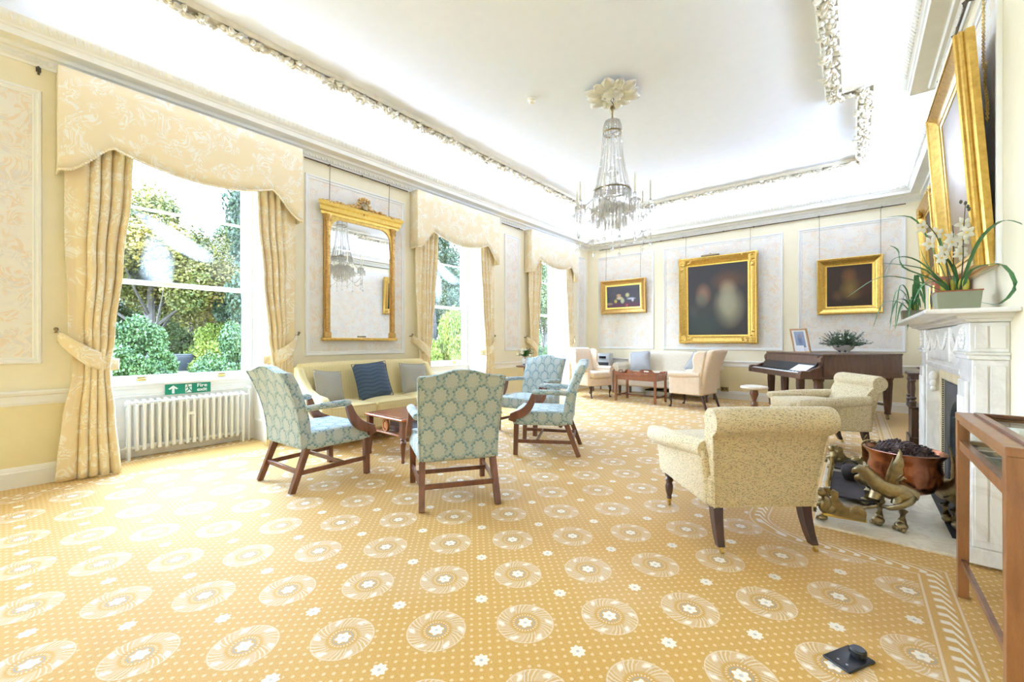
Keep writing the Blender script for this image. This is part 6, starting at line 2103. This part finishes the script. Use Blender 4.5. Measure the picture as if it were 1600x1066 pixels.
# ------------------------------------------------------------------ the garden beyond the windows
m = Mat('lawn_grass'); x, y, z = m.coord('Object'); n1 = m.noise(.8, 4, m.vec); n2 = m.noise(14, 3, m.vec)
m.base(m.mix(n2, m.mix(n1, (.07, .12, .02), (.12, .16, .03)), (.16, .15, .04))).set(.9)
M['lawn'] = m.m
b = MB(); b.grid(lambda u, v: (lerp(-70, WX - .55, u), lerp(-25, 50, v), .12 + .05 * math.sin(u * 40) * math.sin(v * 37)), 40, 40)
struct(b.build('ground', 'lawn', smooth=60), 'lawn seen through the windows', 'lawn')
def leafmat(name, a, b_, c, sc_=.9):
    m = Mat(name); m.coord('Object')
    n1 = m.noise(sc_, 3, m.vec); n2 = m.noise(9, 2, m.vec)
    m.base(m.mix(n2.sstep(.35, .65) * .75, m.mix(n1.sstep(.38, .62), a, b_), c)).set(.6, spec=.3)
    return m.m
M['leaf_green'] = leafmat('green_tree_leaf', (0.0134, 0.0297, 0.0060), (0.0306, 0.0513, 0.0080), (0.0551, 0.0648, 0.0101))
M['leaf_autumn'] = leafmat('turning_leaf', (0.0275, 0.0459, 0.0071), (0.1224, 0.0756, 0.0091), (0.0918, 0.0783, 0.0101))
M['leaf_dark'] = leafmat('conifer_leaf', (0.0061, 0.0162, 0.0071), (0.0122, 0.0260, 0.0091), (0.0184, 0.0324, 0.0111))
M['leaf_shrub'] = leafmat('shrub_leaf', (0.0110, 0.0324, 0.0071), (0.0275, 0.0594, 0.0111), (0.0428, 0.0756, 0.0151), 1.6)
M['leaf_lime'] = leafmat('lime_leaf', (0.0857, 0.1134, 0.0101), (0.1224, 0.1350, 0.0126), (0.0734, 0.1026, 0.0101), 1.6)
M['bark'] = plain('bark', (.035, .028, .022), .9, var=.4, scale=6)
def crown(kind, seed, n, size):
    """leaf sprays filling clumps; unit-ish crown, base at z 0"""
    rr = random.Random(seed); b = MB(); V = b.bm.verts.new
    clumps = []
    if kind == 'round':
        for k in range(26):
            d = Vector((rr.gauss(0, 1), rr.gauss(0, 1), rr.gauss(0, 1))).normalized() * rr.uniform(.35, 1.0)
            clumps.append((Vector((d.x, d.y, d.z * .85 + 1.0)), rr.uniform(.22, .42)))
    elif kind == 'cone':
        for k in range(40):
            t = rr.random() ** 1.3; rad = (1 - t) * .85 + .05; a = rr.uniform(0, 2 * PI); q = rr.uniform(.3, 1)
            clumps.append((Vector((rad * q * math.cos(a), rad * q * math.sin(a), t * 3 + .1)), rr.uniform(.12, .26)))
    else:                                            # mound
        for k in range(30):
            a = rr.uniform(0, 2 * PI); q = math.sqrt(rr.random()); z = (1 - q * q) * rr.uniform(.2, 1.0)
            clumps.append((Vector((q * math.cos(a), q * math.sin(a), z * .9)), rr.uniform(.18, .32)))
    for i in range(n):
        c, r_ = clumps[i % len(clumps)]
        d = Vector((rr.gauss(0, 1), rr.gauss(0, 1), rr.gauss(0, .8)))
        d = d.normalized() * (rr.random() ** .4)
        p = c + d * r_
        if p.z < .02: p.z = rr.uniform(.02, .15)
        e = Vector((rr.gauss(0, 1), rr.gauss(0, 1), rr.gauss(-.3, .7))).normalized()
        s_ = e.cross(Vector((rr.gauss(0, 1), rr.gauss(0, 1), rr.gauss(0, 1)))).normalized()
        L = size * rr.uniform(.7, 1.4); w = L * .36; nrm_ = e.cross(s_) * L * .12
        v = [V(p), V(p + e * L * .45 + s_ * w + nrm_), V(p + e * L), V(p + e * L * .45 - s_ * w + nrm_)]
        b.bm.faces.new((v[0], v[1], v[2])); b.bm.faces.new((v[0], v[2], v[3]))
    me = bpy.data.meshes.new('crown'); b.bm.to_mesh(me); b.bm.free(); return me
CR = {'round': crown('round', 1, 42000, .042), 'cone': crown('cone', 2, 38000, .042), 'mound': crown('mound', 3, 26000, .058)}
def plant(nm, kind, mat, loc, s, lab, cat, group, trunk=0.0, sz=None, rz=0.0):
    r = thing(nm, lab, cat, loc, rz, group)
    me = CR[kind]
    if not me.materials: me.materials.append(M[mat])
    o = bpy.data.objects.new('foliage', me); col.objects.link(o); o.parent = r
    o.material_slots[0].link = 'OBJECT'; o.material_slots[0].material = M[mat]
    o.scale = (s, s, sz or s); o.location = (0, 0, trunk)
    b = MB(); H = trunk + (sz or s) * (1.5 if kind != 'mound' else .5)
    rt = .05 * s if kind != 'mound' else .03 * s
    b.tube([(0, 0, -.1), (.04 * s, 0, H * .4), (-.03 * s, .02, H)], [rt * 1.3, rt, rt * .4], 8)
    if kind == 'round':
        for k in range(7):
            a = k * 2.4; z0 = trunk * .7 + .25 * s * k / 3
            b.tube([(0, 0, z0), (.4 * s * math.cos(a), .4 * s * math.sin(a), z0 + .35 * s), (.75 * s * math.cos(a), .75 * s * math.sin(a), z0 + .75 * s)], [rt * .5, rt * .3, rt * .1], 6)
    b.build('trunk', 'bark', r)
    return r
TG, SG2 = 'garden trees beyond the windows', 'garden shrubs beyond the windows'
G = .12
plant('tree', 'round', 'leaf_autumn', (-19, 3.2, G), 2.5, 'broad tree with turning leaves at the left of the first window', 'tree', TG, 1.2)
plant('tree', 'round', 'leaf_autumn', (-21, 5.2, G), 2.2, 'yellowing tree in the middle of the first window view', 'tree', TG, .9, rz=1.0)
plant('tree', 'cone', 'leaf_dark', (-17.5, 5.95, G), 2.2, 'tall dark conifer at the right of the first window view', 'tree', TG, .5, 4.3)
plant('tree', 'round', 'leaf_green', (-27, 1.5, G), 3.2, 'green tree far back behind the turning tree', 'tree', TG, 1.2, rz=2.0)
plant('tree', 'round', 'leaf_green', (-30, 9.2, G), 3.6, 'green tree behind the dark conifer', 'tree', TG, 1.0, rz=3.0)
plant('tree', 'round', 'leaf_green', (-30, 5.0, G), 2.2, 'low green tree far behind the yellowing tree', 'tree', TG, .2, rz=4.0)
plant('shrub', 'mound', 'leaf_shrub', (-15.2, 2.05, G), 1.12, 'wide dark green shrub at the left of the first window view', 'shrub', SG2, 0, 1.75)
plant('shrub', 'mound', 'leaf_lime', (-18.2, 5.05, G), 1.1, 'bright lime green shrub in the middle of the first window view', 'shrub', SG2, 0, 1.9)
plant('shrub', 'mound', 'leaf_shrub', (-12.6, 3.85, G), .95, 'rounded green shrub at the right of the first window view', 'shrub', SG2, 0, 1.55, rz=1.4)
plant('shrub', 'mound', 'leaf_shrub', (-17.2, -.4, G), 1.9, 'dark green shrub partly hidden by the near curtain', 'shrub', SG2, 0, 1.9, rz=2.4)
plant('tree', 'cone', 'leaf_dark', (-13.5, 11.2, G), 2.2, 'dark conifer filling the middle window', 'tree', TG, .2, 2.6, rz=.8)
plant('tree', 'round', 'leaf_dark', (-17.5, 15.5, G), 2.8, 'dark evergreen behind the conifer in the middle window', 'tree', TG, .3, rz=1.7)
plant('shrub', 'mound', 'leaf_lime', (-9.4, 8.6, G), .75, 'light green bush just outside the middle window', 'shrub', SG2, .2, 1.9, rz=.3)
plant('tree', 'round', 'leaf_green', (-12.5, 17.8, G), 2.3, 'green tree seen through the farthest window', 'tree', TG, .5, rz=.4)
plant('shrub', 'mound', 'leaf_shrub', (-10.3, 14.0, G), 1.1, 'green shrub seen through the farthest window', 'shrub', SG2, 0, 1.7, rz=.9)
for k_, (hy_, hs_) in enumerate(((-1.0, 3.2), (6.2, 3.4), (13.5, 3.6), (22.0, 4.2))):
    plant('shrub', 'mound', 'leaf_green', (-36 + k_ * 1.0, hy_, G), hs_, ['far green thicket behind the near curtain of the first window', 'far green thicket behind the yellowing tree', 'far green thicket behind the dark conifer', 'far green thicket beyond the middle and farthest windows'][k_], 'shrub', SG2, 0, 4.6, rz=k_ * 1.1)
r = thing('garden_bin', 'dark bin standing on the lawn between two shrubs', 'bin', (-18.2, 3.98, G))
b = MB(); b.bar((0, 0, 0), (0, 0, .56), .42, .44, .52, .54); b.build('body', 'black', r, smooth=0, bevel=.02)
b = MB(); b.soft(.56, .58, .08, .03, (0, 0, .59), n=2); b.build('lid', 'black', r)
